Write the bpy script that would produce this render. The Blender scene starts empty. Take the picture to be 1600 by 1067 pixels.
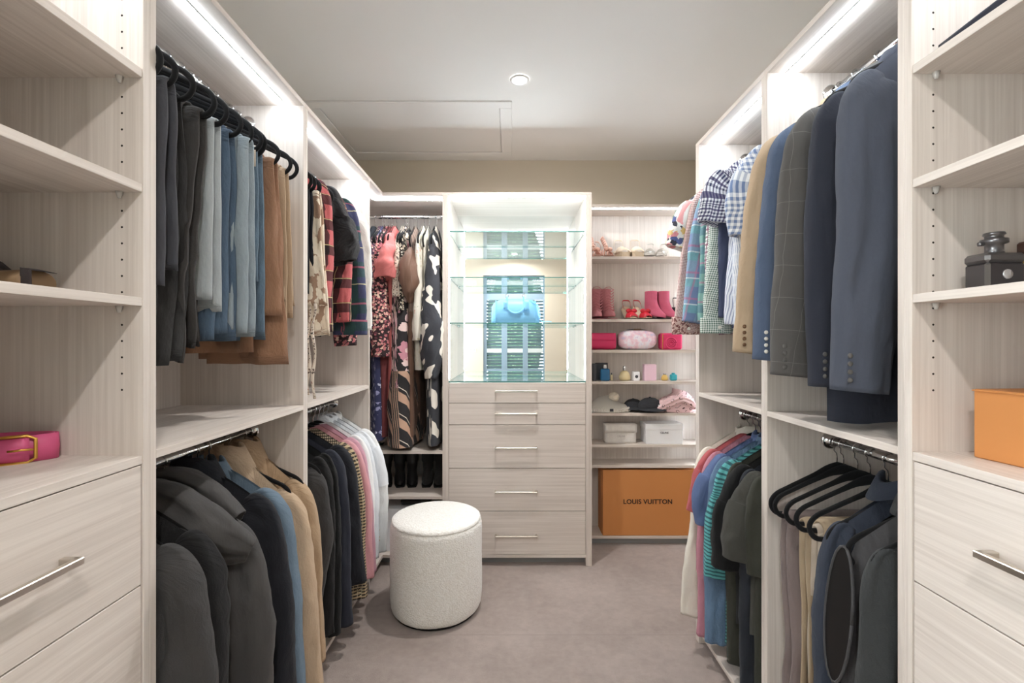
import bpy, bmesh, math, random
from mathutils import Vector, noise, Matrix

# ---------------------------------------------------------------- camera, light, exposure
S = bpy.context.scene
COL = S.collection
CAM_H = 1.35
FPX = 735.0
cam_d = bpy.data.cameras.new('camera')
cam_d.sensor_width = 36.0
cam_d.lens = FPX / 1600.0 * 36.0
cam_d.clip_start = 0.02
cam = bpy.data.objects.new('camera', cam_d)
COL.objects.link(cam)
cam.location = (0, 0, CAM_H)
cam.rotation_euler = (math.pi / 2, 0, 0)
S.camera = cam

world = bpy.data.worlds.new('daylight')
S.world = world
world.use_nodes = True
wb = world.node_tree.nodes['Background']
wb.inputs['Color'].default_value = (0.93, 0.97, 1.0, 1)
wb.inputs['Strength'].default_value = 6.5

S.view_settings.view_transform = 'Standard'
S.view_settings.look = 'None'
S.view_settings.gamma = 1.0
S.view_settings.use_curve_mapping = False
S.view_settings.exposure = 0.80
LED = 34.0          # emission of the cabinet strip lights
LAMP = 10.5         # watts of one ceiling downlight

PI = math.pi
rnd = random.Random(7)

# ---------------------------------------------------------------- colour and node helpers
def lin(c):
    return c / 12.92 if c <= 0.04045 else ((c + 0.055) / 1.055) ** 2.4
def C(r, g, b):
    return (lin(r / 255), lin(g / 255), lin(b / 255), 1)

class NT:
    def __init__(self, name):
        self.m = bpy.data.materials.new(name)
        self.m.use_nodes = True
        self.t = self.m.node_tree
        self.b = self.t.nodes['Principled BSDF']
    def n(self, typ, **kw):
        nd = self.t.nodes.new('ShaderNode' + typ)
        for k, v in kw.items():
            setattr(nd, k, v)
        return nd
    def put(self, sock, val):
        if hasattr(val, 'is_output') or isinstance(val, bpy.types.NodeSocket):
            self.t.links.new(val, sock)
        else:
            sock.default_value = val
    def math(self, op, a, b=0.0, c=None):
        nd = self.n('Math', operation=op)
        self.put(nd.inputs[0], a); self.put(nd.inputs[1], b)
        if c is not None: self.put(nd.inputs[2], c)
        return nd.outputs[0]
    def mix(self, fac, a, b, blend='MIX'):
        nd = self.n('Mix', data_type='RGBA', blend_type=blend)
        self.put(nd.inputs[0], fac); self.put(nd.inputs[6], a); self.put(nd.inputs[7], b)
        return nd.outputs[2]
    def uv(self):
        return self.n('TexCoord').outputs['UV']
    def obj(self):
        return self.n('TexCoord').outputs['Object']
    def mapping(self, vec, scale=(1, 1, 1), loc=(0, 0, 0), rot=(0, 0, 0)):
        nd = self.n('Mapping')
        self.put(nd.inputs[0], vec)
        nd.inputs['Location'].default_value = loc
        nd.inputs['Rotation'].default_value = rot
        nd.inputs['Scale'].default_value = scale
        return nd.outputs[0]
    def noise(self, vec, scale, detail=2, rough=0.5):
        nd = self.n('TexNoise')
        self.put(nd.inputs['Vector'], vec)
        nd.inputs['Scale'].default_value = scale
        nd.inputs['Detail'].default_value = detail
        nd.inputs['Roughness'].default_value = rough
        return nd.outputs['Fac']
    def ramp(self, fac, stops, const=False):
        nd = self.n('ValToRGB')
        cr = nd.color_ramp
        if const: cr.interpolation = 'CONSTANT'
        while len(cr.elements) < len(stops): cr.elements.new(0.5)
        for e, (p, c) in zip(cr.elements, stops):
            e.position = p; e.color = c
        self.put(nd.inputs[0], fac)
        return nd.outputs[0]
    def bump(self, h, strength=0.3, dist=0.002):
        nd = self.n('Bump')
        nd.inputs['Strength'].default_value = strength
        nd.inputs['Distance'].default_value = dist
        self.put(nd.inputs['Height'], h)
        self.t.links.new(nd.outputs[0], self.b.inputs['Normal'])
    def done(self, col, rough=0.85, metal=0.0, spec=0.3, sheen=0.0):
        self.put(self.b.inputs['Base Color'], col)
        self.b.inputs['Roughness'].default_value = rough
        self.b.inputs['Metallic'].default_value = metal
        self.b.inputs['Specular IOR Level'].default_value = spec
        if sheen: 
            self.b.inputs['Sheen Weight'].default_value = sheen
            self.b.inputs['Sheen Roughness'].default_value = 0.6
        return self.m

def plain(name, col, rough=0.5, metal=0.0, spec=0.4):
    return NT(name).done(col, rough, metal, spec)

def emit(name, col, strength):
    n = NT(name)
    n.b.inputs['Base Color'].default_value = col
    n.b.inputs['Emission Color'].default_value = col
    n.b.inputs['Emission Strength'].default_value = strength
    return n.m

def wood(name, axis, light=C(228, 218, 210), dark=C(206, 194, 185)):
    """pale limed-oak laminate, grain running along the given axis"""
    n = NT(name)
    o = n.obj()
    sc = [85, 85, 85]; sc['xyz'.index(axis)] = 1.1
    f1 = n.noise(n.mapping(o, tuple(sc)), 1.0, 3, 0.6)
    sc2 = [9, 9, 9]; sc2['xyz'.index(axis)] = 0.9
    warp = n.noise(n.mapping(o, tuple(sc2)), 1.0, 2, 0.5)
    ring = n.math('FRACT', n.math('MULTIPLY', warp, 7.0))
    ringl = n.math('LESS_THAN', ring, 0.16)
    sc3 = [260, 260, 260]; sc3['xyz'.index(axis)] = 5
    f2 = n.noise(n.mapping(o, tuple(sc3)), 1.0, 2, 0.5)
    a = n.math('ADD', n.math('MULTIPLY', f1, 1.1), n.math('MULTIPLY', f2, 0.5))
    a = n.math('SUBTRACT', a, 0.32)
    col = n.ramp(a, [(0.2, dark), (0.75, light)])
    col = n.mix(n.math('MULTIPLY', ringl, 0.18), col, dark)
    n.bump(f1, 0.08, 0.001)
    return n.done(col, 0.5, 0, 0.35)

def weave(n, col, rough=0.9, bump=0.35, sc=900, sheen=0.05, var=0.12):
    """adds a slight mottling and thread relief to a cloth colour"""
    u = n.uv()
    big = n.noise(u, 14, 3, 0.6)
    dk = n.mix(var, col, (0, 0, 0, 1))
    c = n.mix(big, dk, col)
    hs = n.n('HueSaturation'); hs.inputs['Saturation'].default_value = 0.80; hs.inputs['Value'].default_value = 1.04
    n.put(hs.inputs['Color'], c); c = hs.outputs[0]
    fine = n.noise(u, sc, 1, 0.5)
    mid = n.noise(n.mapping(u, (1, 0.45, 1)), 30, 3, 0.6)
    n.bump(n.math('ADD', n.math('MULTIPLY', fine, 0.12), mid), min(bump * 1.6, 1.0), 0.012)
    return n.done(c, rough, 0, 0.2, sheen)

def cloth(name, col, **kw):
    return weave(NT(name), col, **kw)

def sep(n):
    s = n.n('SeparateXYZ'); n.put(s.inputs[0], n.uv())
    return s.outputs[0], s.outputs[1]
def band(n, c, period, duty, phase=0.0):
    return n.math('LESS_THAN', n.math('FRACT', n.math('ADD', n.math('DIVIDE', c, period), phase + 50.0)), duty)

def gingham(name, base, col, period, col2=None, **kw):
    n = NT(name); u, v = sep(n)
    a = n.math('MULTIPLY', band(n, u, period, 0.5), 0.5)
    b = n.math('MULTIPLY', band(n, v, period, 0.5), 0.5)
    c = n.mix(n.math('ADD', a, b), base, col)
    if col2 is not None:
        c = n.mix(n.math('MULTIPLY', band(n, u, period * 2, 0.25, 0.5), 0.7), c, col2)
        c = n.mix(n.math('MULTIPLY', band(n, v, period * 2, 0.25, 0.5), 0.7), c, col2)
    return weave(n, c, **kw)

def plaid(name, base, bands, **kw):
    n = NT(name); u, v = sep(n)
    c = base
    for ax, period, duty, phase, col, al in bands:
        c = n.mix(n.math('MULTIPLY', band(n, u if ax == 'u' else v, period, duty, phase), al), c, col)
    return weave(n, c, **kw)

def floral(name, base, cols, scale, thr=0.42, stretch=(1, 1), extra=None, **kw):
    n = NT(name)
    u = n.mapping(n.uv(), (scale * stretch[0], scale * stretch[1], 1))
    w = n.n('TexNoise'); n.put(w.inputs['Vector'], u); w.inputs['Scale'].default_value = 1.7
    vv = n.n('VectorMath', operation='MULTIPLY_ADD')
    n.put(vv.inputs[0], w.outputs['Color']); vv.inputs[1].default_value = (0.9, 0.9, 0); n.put(vv.inputs[2], u)
    vo = n.n('TexVoronoi'); n.put(vo.inputs['Vector'], vv.outputs[0]); vo.inputs['Scale'].default_value = 1.0
    s = n.n('SeparateColor'); n.put(s.inputs[0], vo.outputs['Color'])
    k = len(cols)
    pc = n.ramp(s.outputs[0], [(i / k, c) for i, c in enumerate(cols)], True)
    f = n.math('LESS_THAN', vo.outputs['Distance'], thr)
    c = n.mix(f, base, pc)
    if extra is not None:
        f2 = n.math('LESS_THAN', vo.outputs['Distance'], thr * 0.35)
        c = n.mix(f2, c, extra)
    return weave(n, c, **kw)

def blobs(name, base, col, scale, thr=0.55, stretch=(1, 1), warp=0.0, **kw):
    n = NT(name)
    u = n.mapping(n.uv(), (scale * stretch[0], scale * stretch[1], 1), rot=(0, 0, 0.5))
    f = n.noise(u, 1.0, 0.6, 0.4)
    c = n.mix(n.math('GREATER_THAN', f, thr), base, col)
    return weave(n, c, **kw)

# ---------------------------------------------------------------- object helpers
def thing(name, label, cat, loc=(0, 0, 0), rz=0.0, group=None):
    o = bpy.data.objects.new(name, None)
    o.empty_display_size = 0.05
    COL.objects.link(o)
    o.location = loc; o.rotation_euler = (0, 0, rz)
    o['label'] = label; o['category'] = cat
    if group: o['group'] = group
    return o

def tag(o, label, cat, group=None):
    o['label'] = label; o['category'] = cat
    if group: o['group'] = group
    return o

def link(name, me, mat=None, parent=None, loc=None):
    o = bpy.data.objects.new(name, me)
    COL.objects.link(o)
    if parent is not None: o.parent = parent
    if loc is not None: o.location = loc
    if mat is not None and not me.materials:
        me.materials.append(mat)
    return o

def mesh(name, verts, faces, mat, parent=None, uvs=None, smooth=True, loc=None):
    me = bpy.data.meshes.new(name)
    me.from_pydata([tuple(v) for v in verts], [], faces)
    if uvs is not None:
        ul = me.uv_layers.new(name='uv')
        for lp in me.loops:
            ul.data[lp.index].uv = uvs[lp.vertex_index]
    if smooth:
        me.polygons.foreach_set('use_smooth', [True] * len(me.polygons))
    me.update()
    return link(name, me, mat, parent, loc)

def off(parent):
    return Vector(parent.location) if parent is not None else Vector((0, 0, 0))

def box(name, x0, x1, y0, y1, z0, z1, mat, parent=None, bev=0.0008, ref=None):
    """a box given in room coordinates"""
    bm = bmesh.new()
    o = off(parent) if ref is None else ref
    bmesh.ops.create_cube(bm, size=1.0)
    for v in bm.verts:
        v.co = Vector((x0 if v.co.x < 0 else x1, y0 if v.co.y < 0 else y1, z0 if v.co.z < 0 else z1)) - o
    if bev:
        bmesh.ops.bevel(bm, geom=list(bm.edges), offset=bev, segments=1, affect='EDGES')
    bmesh.ops.recalc_face_normals(bm, faces=bm.faces)
    me = bpy.data.meshes.new(name); bm.to_mesh(me); bm.free()
    return link(name, me, mat, parent)

def struct(name, x0, x1, y0, y1, z0, z1, mat, parent=None):
    o = box(name, x0, x1, y0, y1, z0, z1, mat, parent, 0)
    if parent is None: o['kind'] = 'structure'
    return o

def crom(pts, n):
    """Catmull-Rom through points (tuples of any length), n samples"""
    P = [Vector(p) if len(p) <= 4 else list(p) for p in pts]
    P = [tuple(p) for p in pts]
    m = len(P) - 1
    out = []
    for i in range(n):
        t = i / (n - 1) * m
        k = min(int(t), m - 1); f = t - k
        p0 = P[max(k - 1, 0)]; p1 = P[k]; p2 = P[k + 1]; p3 = P[min(k + 2, m)]
        out.append(tuple(0.5 * ((2 * b) + (-a + c) * f + (2 * a - 5 * b + 4 * c - d) * f * f + (-a + 3 * b - 3 * c + d) * f ** 3)
                         for a, b, c, d in zip(p0, p1, p2, p3)))
    return out

def loft(name, rings, mat, parent, closed=True, caps=(False, False), smooth=True, vlen=None):
    """rings of equal length -> skin; a closed ring gets a doubled seam vertex for clean uvs"""
    verts = []; uvs = []; faces = []
    n = len(rings[0]) + (1 if closed else 0)
    vv = 0.0
    for i, r in enumerate(rings):
        rr = list(r) + ([r[0]] if closed else [])
        if i:
            vv += (Vector(rings[i][0]) - Vector(rings[i - 1][0])).length if vlen is None else vlen
        uu = 0.0
        for j, p in enumerate(rr):
            if j: uu += (Vector(p) - Vector(rr[j - 1])).length
            verts.append(p); uvs.append((uu, -vv))
    for i in range(len(rings) - 1):
        for j in range(n - 1):
            a = i * n + j
            faces.append((a, a + 1, a + n + 1, a + n))
    if caps[0]: faces.append(tuple(range(n - 1 if closed else n))[::-1])
    if caps[1]:
        b = (len(rings) - 1) * n
        faces.append(tuple(range(b, b + (n - 1 if closed else n))))
    return mesh(name, verts, faces, mat, parent, uvs, smooth)

def tube(name, pts, rad, mat, parent, seg=10, ry=None, caps=True, up=Vector((0, 1, 0))):
    """round or oval tube along a list of points"""
    P = [Vector(p) for p in pts]; rings = []
    n = len(P)
    for i, p in enumerate(P):
        t = (P[min(i + 1, n - 1)] - P[max(i - 1, 0)]).normalized()
        a = up.cross(t)
        if a.length < 1e-4: a = Vector((1, 0, 0)).cross(t)
        a.normalize(); b = t.cross(a).normalized()
        r = rad[i] if isinstance(rad, (list, tuple)) else rad
        r2 = r if ry is None else ry
        rings.append([p + a * (r * math.cos(k * 2 * PI / seg)) + b * (r2 * math.sin(k * 2 * PI / seg)) for k in range(seg)])
    return loft(name, rings, mat, parent, True, (caps, caps))

def lathe(name, prof, mat, parent, seg=24, c=(0, 0, 0), axis='z', caps=(True, True), sx=1.0, sy=1.0):
    """profile of (radius, height)"""
    rings = []
    for r, h in prof:
        ring = []
        for k in range(seg):
            a = k * 2 * PI / seg
            x, y = r * math.cos(a) * sx, r * math.sin(a) * sy
            p = {'z': (x, y, h), 'y': (x, h, -y), 'x': (h, x, y)}[axis]
            ring.append(Vector(p) + Vector(c))
        rings.append(ring)
    return loft(name, rings, mat, parent, True, caps)

def slab(name, grid, th, mat, parent, smooth=True):
    """grid[i][j] of points -> sheet of the given thickness with uvs in metres"""
    R = len(grid); M = len(grid[0])
    G = [[Vector(p) for p in row] for row in grid]
    top = []; bot = []; uv = []
    for i in range(R):
        uu = 0
        for j in range(M):
            du = G[i][min(j + 1, M - 1)] - G[i][max(j - 1, 0)]
            dv = G[min(i + 1, R - 1)][j] - G[max(i - 1, 0)][j]
            nn = du.cross(dv)
            nn = nn.normalized() if nn.length > 1e-9 else Vector((0, 1, 0))
            e = 1.0 if (0 < i < R - 1 and 0 < j < M - 1) else 0.35
            top.append(G[i][j] + nn * th * 0.5 * e); bot.append(G[i][j] - nn * th * 0.5 * e)
            if j: uu += (G[i][j] - G[i][j - 1]).length
            uv.append((uu, -i * (G[min(i + 1, R - 1)][j] - G[max(i - 1, 0)][j]).length * 0.5))
    verts = top + bot; K = R * M
    faces = []
    for i in range(R - 1):
        for j in range(M - 1):
            a = i * M + j
            faces.append((a, a + 1, a + M + 1, a + M))
            faces.append((K + a, K + a + M, K + a + M + 1, K + a + 1))
    for j in range(M - 1):
        faces.append((j, K + j, K + j + 1, j + 1))
        a = (R - 1) * M + j
        faces.append((a, a + 1, K + a + 1, K + a))
    for i in range(R - 1):
        a = i * M
        faces.append((a, a + M, K + a + M, K + a))
        a = i * M + M - 1
        faces.append((a, K + a, K + a + M, a + M))
    return mesh(name, verts, faces, mat, parent, uv + uv, smooth)

def text(name, body, size, mat, parent, loc, rot, ext=0.0004, bold=0.0, sp=1.0):
    cu = bpy.data.curves.new(name, 'FONT')
    cu.body = body; cu.size = size; cu.extrude = ext; cu.offset = bold; cu.space_character = sp
    cu.align_x = 'CENTER'; cu.align_y = 'CENTER'
    t = bpy.data.objects.new(name + '_tmp', cu); COL.objects.link(t)
    bpy.context.view_layer.update()
    me = bpy.data.meshes.new_from_object(t.evaluated_get(bpy.context.evaluated_depsgraph_get()))
    bpy.data.objects.remove(t); 
    me.materials.clear()
    o = link(name, me, mat, parent, loc)
    o.rotation_euler = rot
    return o

def nz(x, y, z=0.0):
    return noise.noise(Vector((x, y, z)))
# ---------------------------------------------------------------- common materials
W_Z = wood('laminate_upright', 'z')
W_Y = wood('laminate_lengthwise', 'y')
W_X = wood('laminate_crosswise', 'x')
M_LED = emit('led_strip', (0.84, 0.93, 1.0, 1), LED)
M_LEDP = plain('led_channel', C(225, 228, 232), 0.4)
M_CHROME = plain('chrome', (0.78, 0.79, 0.8, 1), 0.12, 1.0)
M_NICKEL = plain('brushed_nickel', (0.62, 0.57, 0.51, 1), 0.32, 1.0)
M_GOLD = plain('brass', C(226, 178, 90), 0.28, 1.0)
M_KICK = plain('kickboard', C(150, 150, 150), 0.5)
M_HOLE = plain('peg_hole', C(40, 30, 24), 0.9)
M_PEG = plain('clear_peg', C(200, 195, 190), 0.2)
M_BLACKV = cloth('black_velvet', C(20, 19, 21), sheen=0.06, bump=0.1)
M_MIRROR = plain('mirror', (0.9, 0.92, 0.92, 1), 0.0, 1.0)
M_WHITEP = plain('white_paint', C(238, 238, 238), 0.6)
M_DARK = plain('matte_dark', C(30, 28, 28), 0.9)  # near-black for the stool base and boot soles

def glass_mat(name, tint, edge=False):
    n = NT(name)
    n.t.nodes.remove(n.b)
    out = [x for x in n.t.nodes if x.type == 'OUTPUT_MATERIAL'][0]
    lw = n.n('LayerWeight'); lw.inputs['Blend'].default_value = 0.5
    f5 = n.math('POWER', lw.outputs['Facing'], 4.0)
    fac = n.math('ADD', n.math('MULTIPLY', f5, 0.85), 0.04)
    tr = n.n('BsdfTransparent'); tr.inputs[0].default_value = tint
    gl = n.n('BsdfGlossy'); gl.inputs['Roughness'].default_value = 0.0
    gl.inputs[0].default_value = (0.95, 1, 1, 1)
    mx = n.n('MixShader')
    n.put(mx.inputs[0], fac if not edge else 0.25)
    n.t.links.new(tr.outputs[0], mx.inputs[1]); n.t.links.new(gl.outputs[0], mx.inputs[2])
    n.t.links.new(mx.outputs[0], out.inputs[0])
    return n.m
M_GLASS = glass_mat('shelf_glass', (0.965, 0.99, 0.985, 1))
M_GEDGE = plain('glass_edge', C(70, 128, 122), 0.1, 0, 0.6)

def wall_mat(name, col):
    n = NT(name)
    f = n.noise(n.obj(), 3, 3, 0.5)
    c = n.mix(n.math('MULTIPLY', f, 0.05), col, (0.3, 0.28, 0.25, 1))
    n.bump(n.noise(n.obj(), 300, 2), 0.05, 0.001)
    return n.done(c, 0.8, 0, 0.2)
M_WALL = wall_mat('beige_paint', C(222, 211, 194))
M_CEIL = wall_mat('ceiling_paint', C(248, 247, 246))

def carpet_mat():
    n = NT('taupe_carpet')
    o = n.obj()
    big = n.noise(o, 2.2, 4, 0.65)
    mid = n.noise(o, 26, 4, 0.7)
    fine = n.noise(o, 420, 2, 0.6)
    a = n.math('ADD', n.math('MULTIPLY', big, 0.55), n.math('ADD', n.math('MULTIPLY', mid, 0.3), n.math('MULTIPLY', fine, 0.3)))
    col = n.ramp(a, [(0.32, C(142, 126, 118)), (0.75, C(190, 174, 166))])
    s = n.n('SeparateXYZ'); n.put(s.inputs[0], o)
    d = n.math('ABSOLUTE', n.math('SUBTRACT', s.outputs[1], 2.165))
    seam = n.math('LESS_THAN', d, n.math('MULTIPLY', mid, 0.006))
    col = n.mix(n.math('MULTIPLY', seam, 0.2), col, C(110, 98, 92))
    n.bump(n.math('ADD', fine, n.math('MULTIPLY', mid, 0.8)), 0.8, 0.006)
    return n.done(col, 0.95, 0, 0.1, 0.2)
M_CARPET = carpet_mat()

# ---------------------------------------------------------------- the room shell
XL, XR, YB, YF, ZC = -1.262, 1.318, 3.325, -0.645, 2.63
struct('floor', XL - 0.1, XR + 0.1, YF - 0.1, YB + 0.1, -0.08, 0.0, M_CARPET)
struct('ceiling', XL - 0.1, XR + 0.1, YF - 0.1, YB + 0.1, ZC, ZC + 0.08, M_CEIL)
# left wall, with an unseen window added behind the camera to brighten the ceiling
VY0, VY1, VZ0, VZ1 = -0.56, 0.34, 0.75, 2.30
wl = bpy.data.objects.new('wall_left', None); COL.objects.link(wl); wl['kind'] = 'structure'
struct('wall_section', XL - 0.1, XL, VY1, YB + 0.1, 0, ZC, M_WALL, wl)
struct('wall_section', XL - 0.1, XL, YF - 0.1, VY0, 0, ZC, M_WALL, wl)
struct('wall_section', XL - 0.1, XL, VY0, VY1, 0, VZ0, M_WALL, wl)
struct('wall_section', XL - 0.1, XL, VY0, VY1, VZ1, ZC, M_WALL, wl)
w2 = bpy.data.objects.new('added_fill_window', None); COL.objects.link(w2); w2['kind'] = 'structure'
w2.location = (XL - 0.05, 0, 0)
for y0_, y1_, z0_, z1_ in ((VY0, VY0 + 0.05, VZ0, VZ1), (VY1 - 0.05, VY1, VZ0, VZ1), (VY0 + 0.05, VY1 - 0.05, VZ0, VZ0 + 0.05), (VY0 + 0.05, VY1 - 0.05, VZ1 - 0.05, VZ1)):
    box('window_frame', XL - 0.08, XL - 0.03, y0_, y1_, z0_, z1_, M_WHITEP, w2)
box('pane', XL - 0.057, XL - 0.053, VY0 + 0.05, VY1 - 0.05, VZ0 + 0.05, VZ1 - 0.05, M_GLASS, w2, 0)
struct('wall_right', XR, XR + 0.1, YF - 0.1, YB + 0.1, 0, ZC, M_WALL)
struct('wall_back', XL, XR, YB, YB + 0.1, 0, ZC, M_WALL)
# wall behind the camera, with a tall shuttered window
WX0, WX1, WZ1 = -0.444, 0.505, 2.37
wf = bpy.data.objects.new('wall_front', None); COL.objects.link(wf); wf['kind'] = 'structure'
struct('wall_section', XL, WX0, YF - 0.1, YF, 0, ZC, M_WALL, wf)
struct('wall_section', WX1, XR, YF - 0.1, YF, 0, ZC, M_WALL, wf)
struct('wall_section', WX0, WX1, YF - 0.1, YF, WZ1, ZC, M_WALL, wf)

M_SHUT = plain('shutter_paint', C(150, 172, 190), 0.5)
M_LOUV = plain('louvre_paint', C(128, 150, 158), 0.5)
M_SHUTW = plain('shutter_white', C(228, 234, 236), 0.5)
win = bpy.data.objects.new('window_1', None); COL.objects.link(win); win['kind'] = 'structure'
win.location = (0, YF - 0.05, 0)
cols = [(-0.391, -0.162), (-0.074, 0.167), (0.246, 0.483)]
rows = [(2.10, 2.34), (1.24, 1.995), (0.93, 1.178), (0.10, 0.86)]
xs = [WX0] + [v for c in cols for v in c] + [WX1]
for i in range(0, len(xs), 2):
    box('stile', xs[i], xs[i + 1], YF - 0.075, YF - 0.03, 0, WZ1, M_SHUT, win)
zs = [0.0] + [v for r in rows[::-1] for v in r] + [WZ1]
lv = None
for (a, b) in cols:
    for i in range(0, len(zs), 2):
        box('rail', a, b, YF - 0.072, YF - 0.034, zs[i], zs[i + 1], M_SHUTW if i == 4 else M_SHUT, win)
    for (z0, z1) in rows:
        k = max(2, int(round((z1 - z0) / 0.052)))
        for j in range(k):
            zc = z0 + (z1 - z0) * (j + 0.5) / k
            if lv is None:
                lv = box('louvre', -0.12, 0.12, -0.024, 0.024, -0.003, 0.003, M_LOUV, win, 0.001, Vector((0, 0, 0)))
                o = lv
            else:
                o = lv.copy(); COL.objects.link(o); o.parent = win
            o.location = ((a + b) / 2, -0.003, zc)
            o.rotation_euler = (math.radians(52), 0, 0)
# garden outside the window
M_LEAF = floral('hedge_leaves', C(60, 110, 70), [C(90, 150, 95), C(40, 90, 60), C(150, 190, 140), C(70, 130, 100)], 22, 0.5)
M_PAVE = plain('outside_paving', C(170, 170, 165), 0.9)
gp = struct('ground_outside', -3, 3, -4.5, YF - 0.1, -0.1, -0.02, M_PAVE)
for i, (hx, hy, hr, hz) in enumerate([(-1.0, -2.0, 0.48, 2.9), (0.03, -2.1, 0.5, 2.7), (1.06, -2.0, 0.48, 3.0)]):
    rings = []
    for a in range(1, 15):
        ph = PI * a / 15
        ring = []
        for b in range(22):
            th = 2 * PI * b / 22
            d = Vector((math.sin(ph) * math.cos(th), math.sin(ph) * math.sin(th), math.cos(ph)))
            r = 1 + 0.28 * nz(d.x * 3 + i * 7, d.y * 3, d.z * 3) + 0.12 * nz(d.x * 9, d.y * 9, d.z * 9 + i)
            ring.append((d.x * hr * r, d.y * hr * r, (1 - math.cos(PI - ph)) * 0.5 * hz * (0.9 + 0.1 * r) if False else (d.z * 0.5 + 0.5) * hz * (0.92 + 0.08 * r)))
        rings.append(ring)
    o = loft('garden_shrub', rings, M_LEAF, None, True, (True, True))
    o.location = (hx, hy, -0.02)
    tag(o, ['green garden shrub left of the shuttered window outside', 'broad green garden shrub behind the shuttered window', 'tall green garden shrub right of the shuttered window outside'][i], 'shrub', 'shrubs outside the window')

# power outlet on the wall behind the camera
po = thing('power_outlet', 'white double power outlet on the beige wall beside the shuttered window', 'outlet', (-0.61, YF, 1.22))
box('plate', -0.67, -0.55, YF, YF + 0.009, 1.185, 1.255, M_WHITEP, po, 0.002)
for sx in (-0.64, -0.58):
    box('socket', sx - 0.014, sx + 0.014, YF + 0.009, YF + 0.011, 1.205, 1.24, plain('socket_grey', C(190, 190, 190), 0.5), po)

# ceiling hatch and downlights
hatch = thing('ceiling_hatch', 'white framed access hatch set into the ceiling', 'hatch', (-0.58, 2.83, ZC))
hx0, hx1, hy0, hy1 = -1.12, 0.0, 2.50, 3.24
fw = 0.068
box('frame', hx0, hx1, hy0, hy0 + fw, ZC - 0.009, ZC, M_CEIL, hatch, 0.003)
box('frame', hx0, hx1, hy1 - fw, hy1, ZC - 0.009, ZC, M_CEIL, hatch, 0.003)
box('frame', hx0, hx0 + fw, hy0 + fw, hy1 - fw, ZC - 0.009, ZC, M_CEIL, hatch, 0.003)
box('frame', hx1 - fw, hx1, hy0 + fw, hy1 - fw, ZC - 0.009, ZC, M_CEIL, hatch, 0.003)
box('panel', hx0 + fw + 0.004, hx1 - fw - 0.004, hy0 + fw + 0.004, hy1 - fw - 0.004, ZC - 0.004, ZC, M_CEIL, hatch, 0.001)

M_LENS = emit('downlight_lens', (1.0, 0.97, 0.93, 1), 14.0)
def downlight(x, y, label):
    t = thing('downlight', label, 'downlight', (x, y, ZC), 0, 'ceiling downlights')
    lathe('trim', [(0.048, -0.002), (0.046, -0.007), (0.037, -0.008), (0.034, -0.003)], M_WHITEP, t, 32, caps=(False, False))
    lathe('lens', [(0.035, -0.0025), (0.03, -0.004), (0.001, -0.0045)], M_LENS, t, 32, caps=(False, True))
    ld = bpy.data.lights.new('downlight_lamp', 'AREA')
    ld.shape = 'DISK'; ld.size = 0.07; ld.energy = LAMP; ld.color = (1.0, 0.975, 0.945); ld.spread = math.radians(165)
    lo = bpy.data.objects.new('lamp', ld); COL.objects.link(lo); lo.parent = t
    lo.location = (0, 0, -0.012)
downlight(0.0375, 2.297, 'round white recessed ceiling downlight beside the access hatch, lit')
downlight(0.0375, -0.25, 'added unseen fill downlight in the ceiling close to the shuttered window, lit')  # unseen downlight, added for more light behind the camera

# ---------------------------------------------------------------- joinery
T = 0.018
ZT0, ZT1 = 2.229, 2.247         # top panel
FL, BL = -0.777, -1.245         # left run: front and back plane
FR, BR = 0.835, 1.303           # right run
def rng(side, d0, d1):
    """depth from the front plane -> sorted x range"""
    a, b = (FL - d0, FL - d1) if side == 'L' else (FR + d0, FR + d1)
    return (min(a, b), max(a, b))
DEP = 0.468

def led_y(side, y0, y1, par):
    a, b = rng(side, 0.060, 0.080)
    ch = box('led_channel', a, b, y0, y1, ZT0 - 0.004, ZT0, M_LEDP, par, 0.0005)
    a, b = rng(side, 0.062, 0.078)
    o = box('led_strip', a, b, y0 + 0.002, y1 - 0.002, ZT0 - 0.008, ZT0 - 0.004, M_LED, par, 0)
    o['label'] = 'glowing white strip light'

def flange(par, x, y, z, axis, sgn):
    prof = [(0.029, 0), (0.029, 0.003), (0.024, 0.006), (0.017, 0.007), (0.016, 0.02), (0.0128, 0.021)]
    lathe('rod_flange', [(r, h * sgn) for r, h in prof], M_CHROME, par, 24, (x - par.location.x, y - par.location.y, z - par.location.z), axis, (True, False))

def rod_y(par, x, z, y0, y1):
    o = off(par)
    lathe('hanging_rod', [(0.0125, y0), (0.0125, y1)], M_CHROME, par, 20, (x - o.x, -o.y, z - o.z), 'y')
    flange(par, x, y0, z, 'y', 1); flange(par, x, y1, z, 'y', -1)

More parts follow.
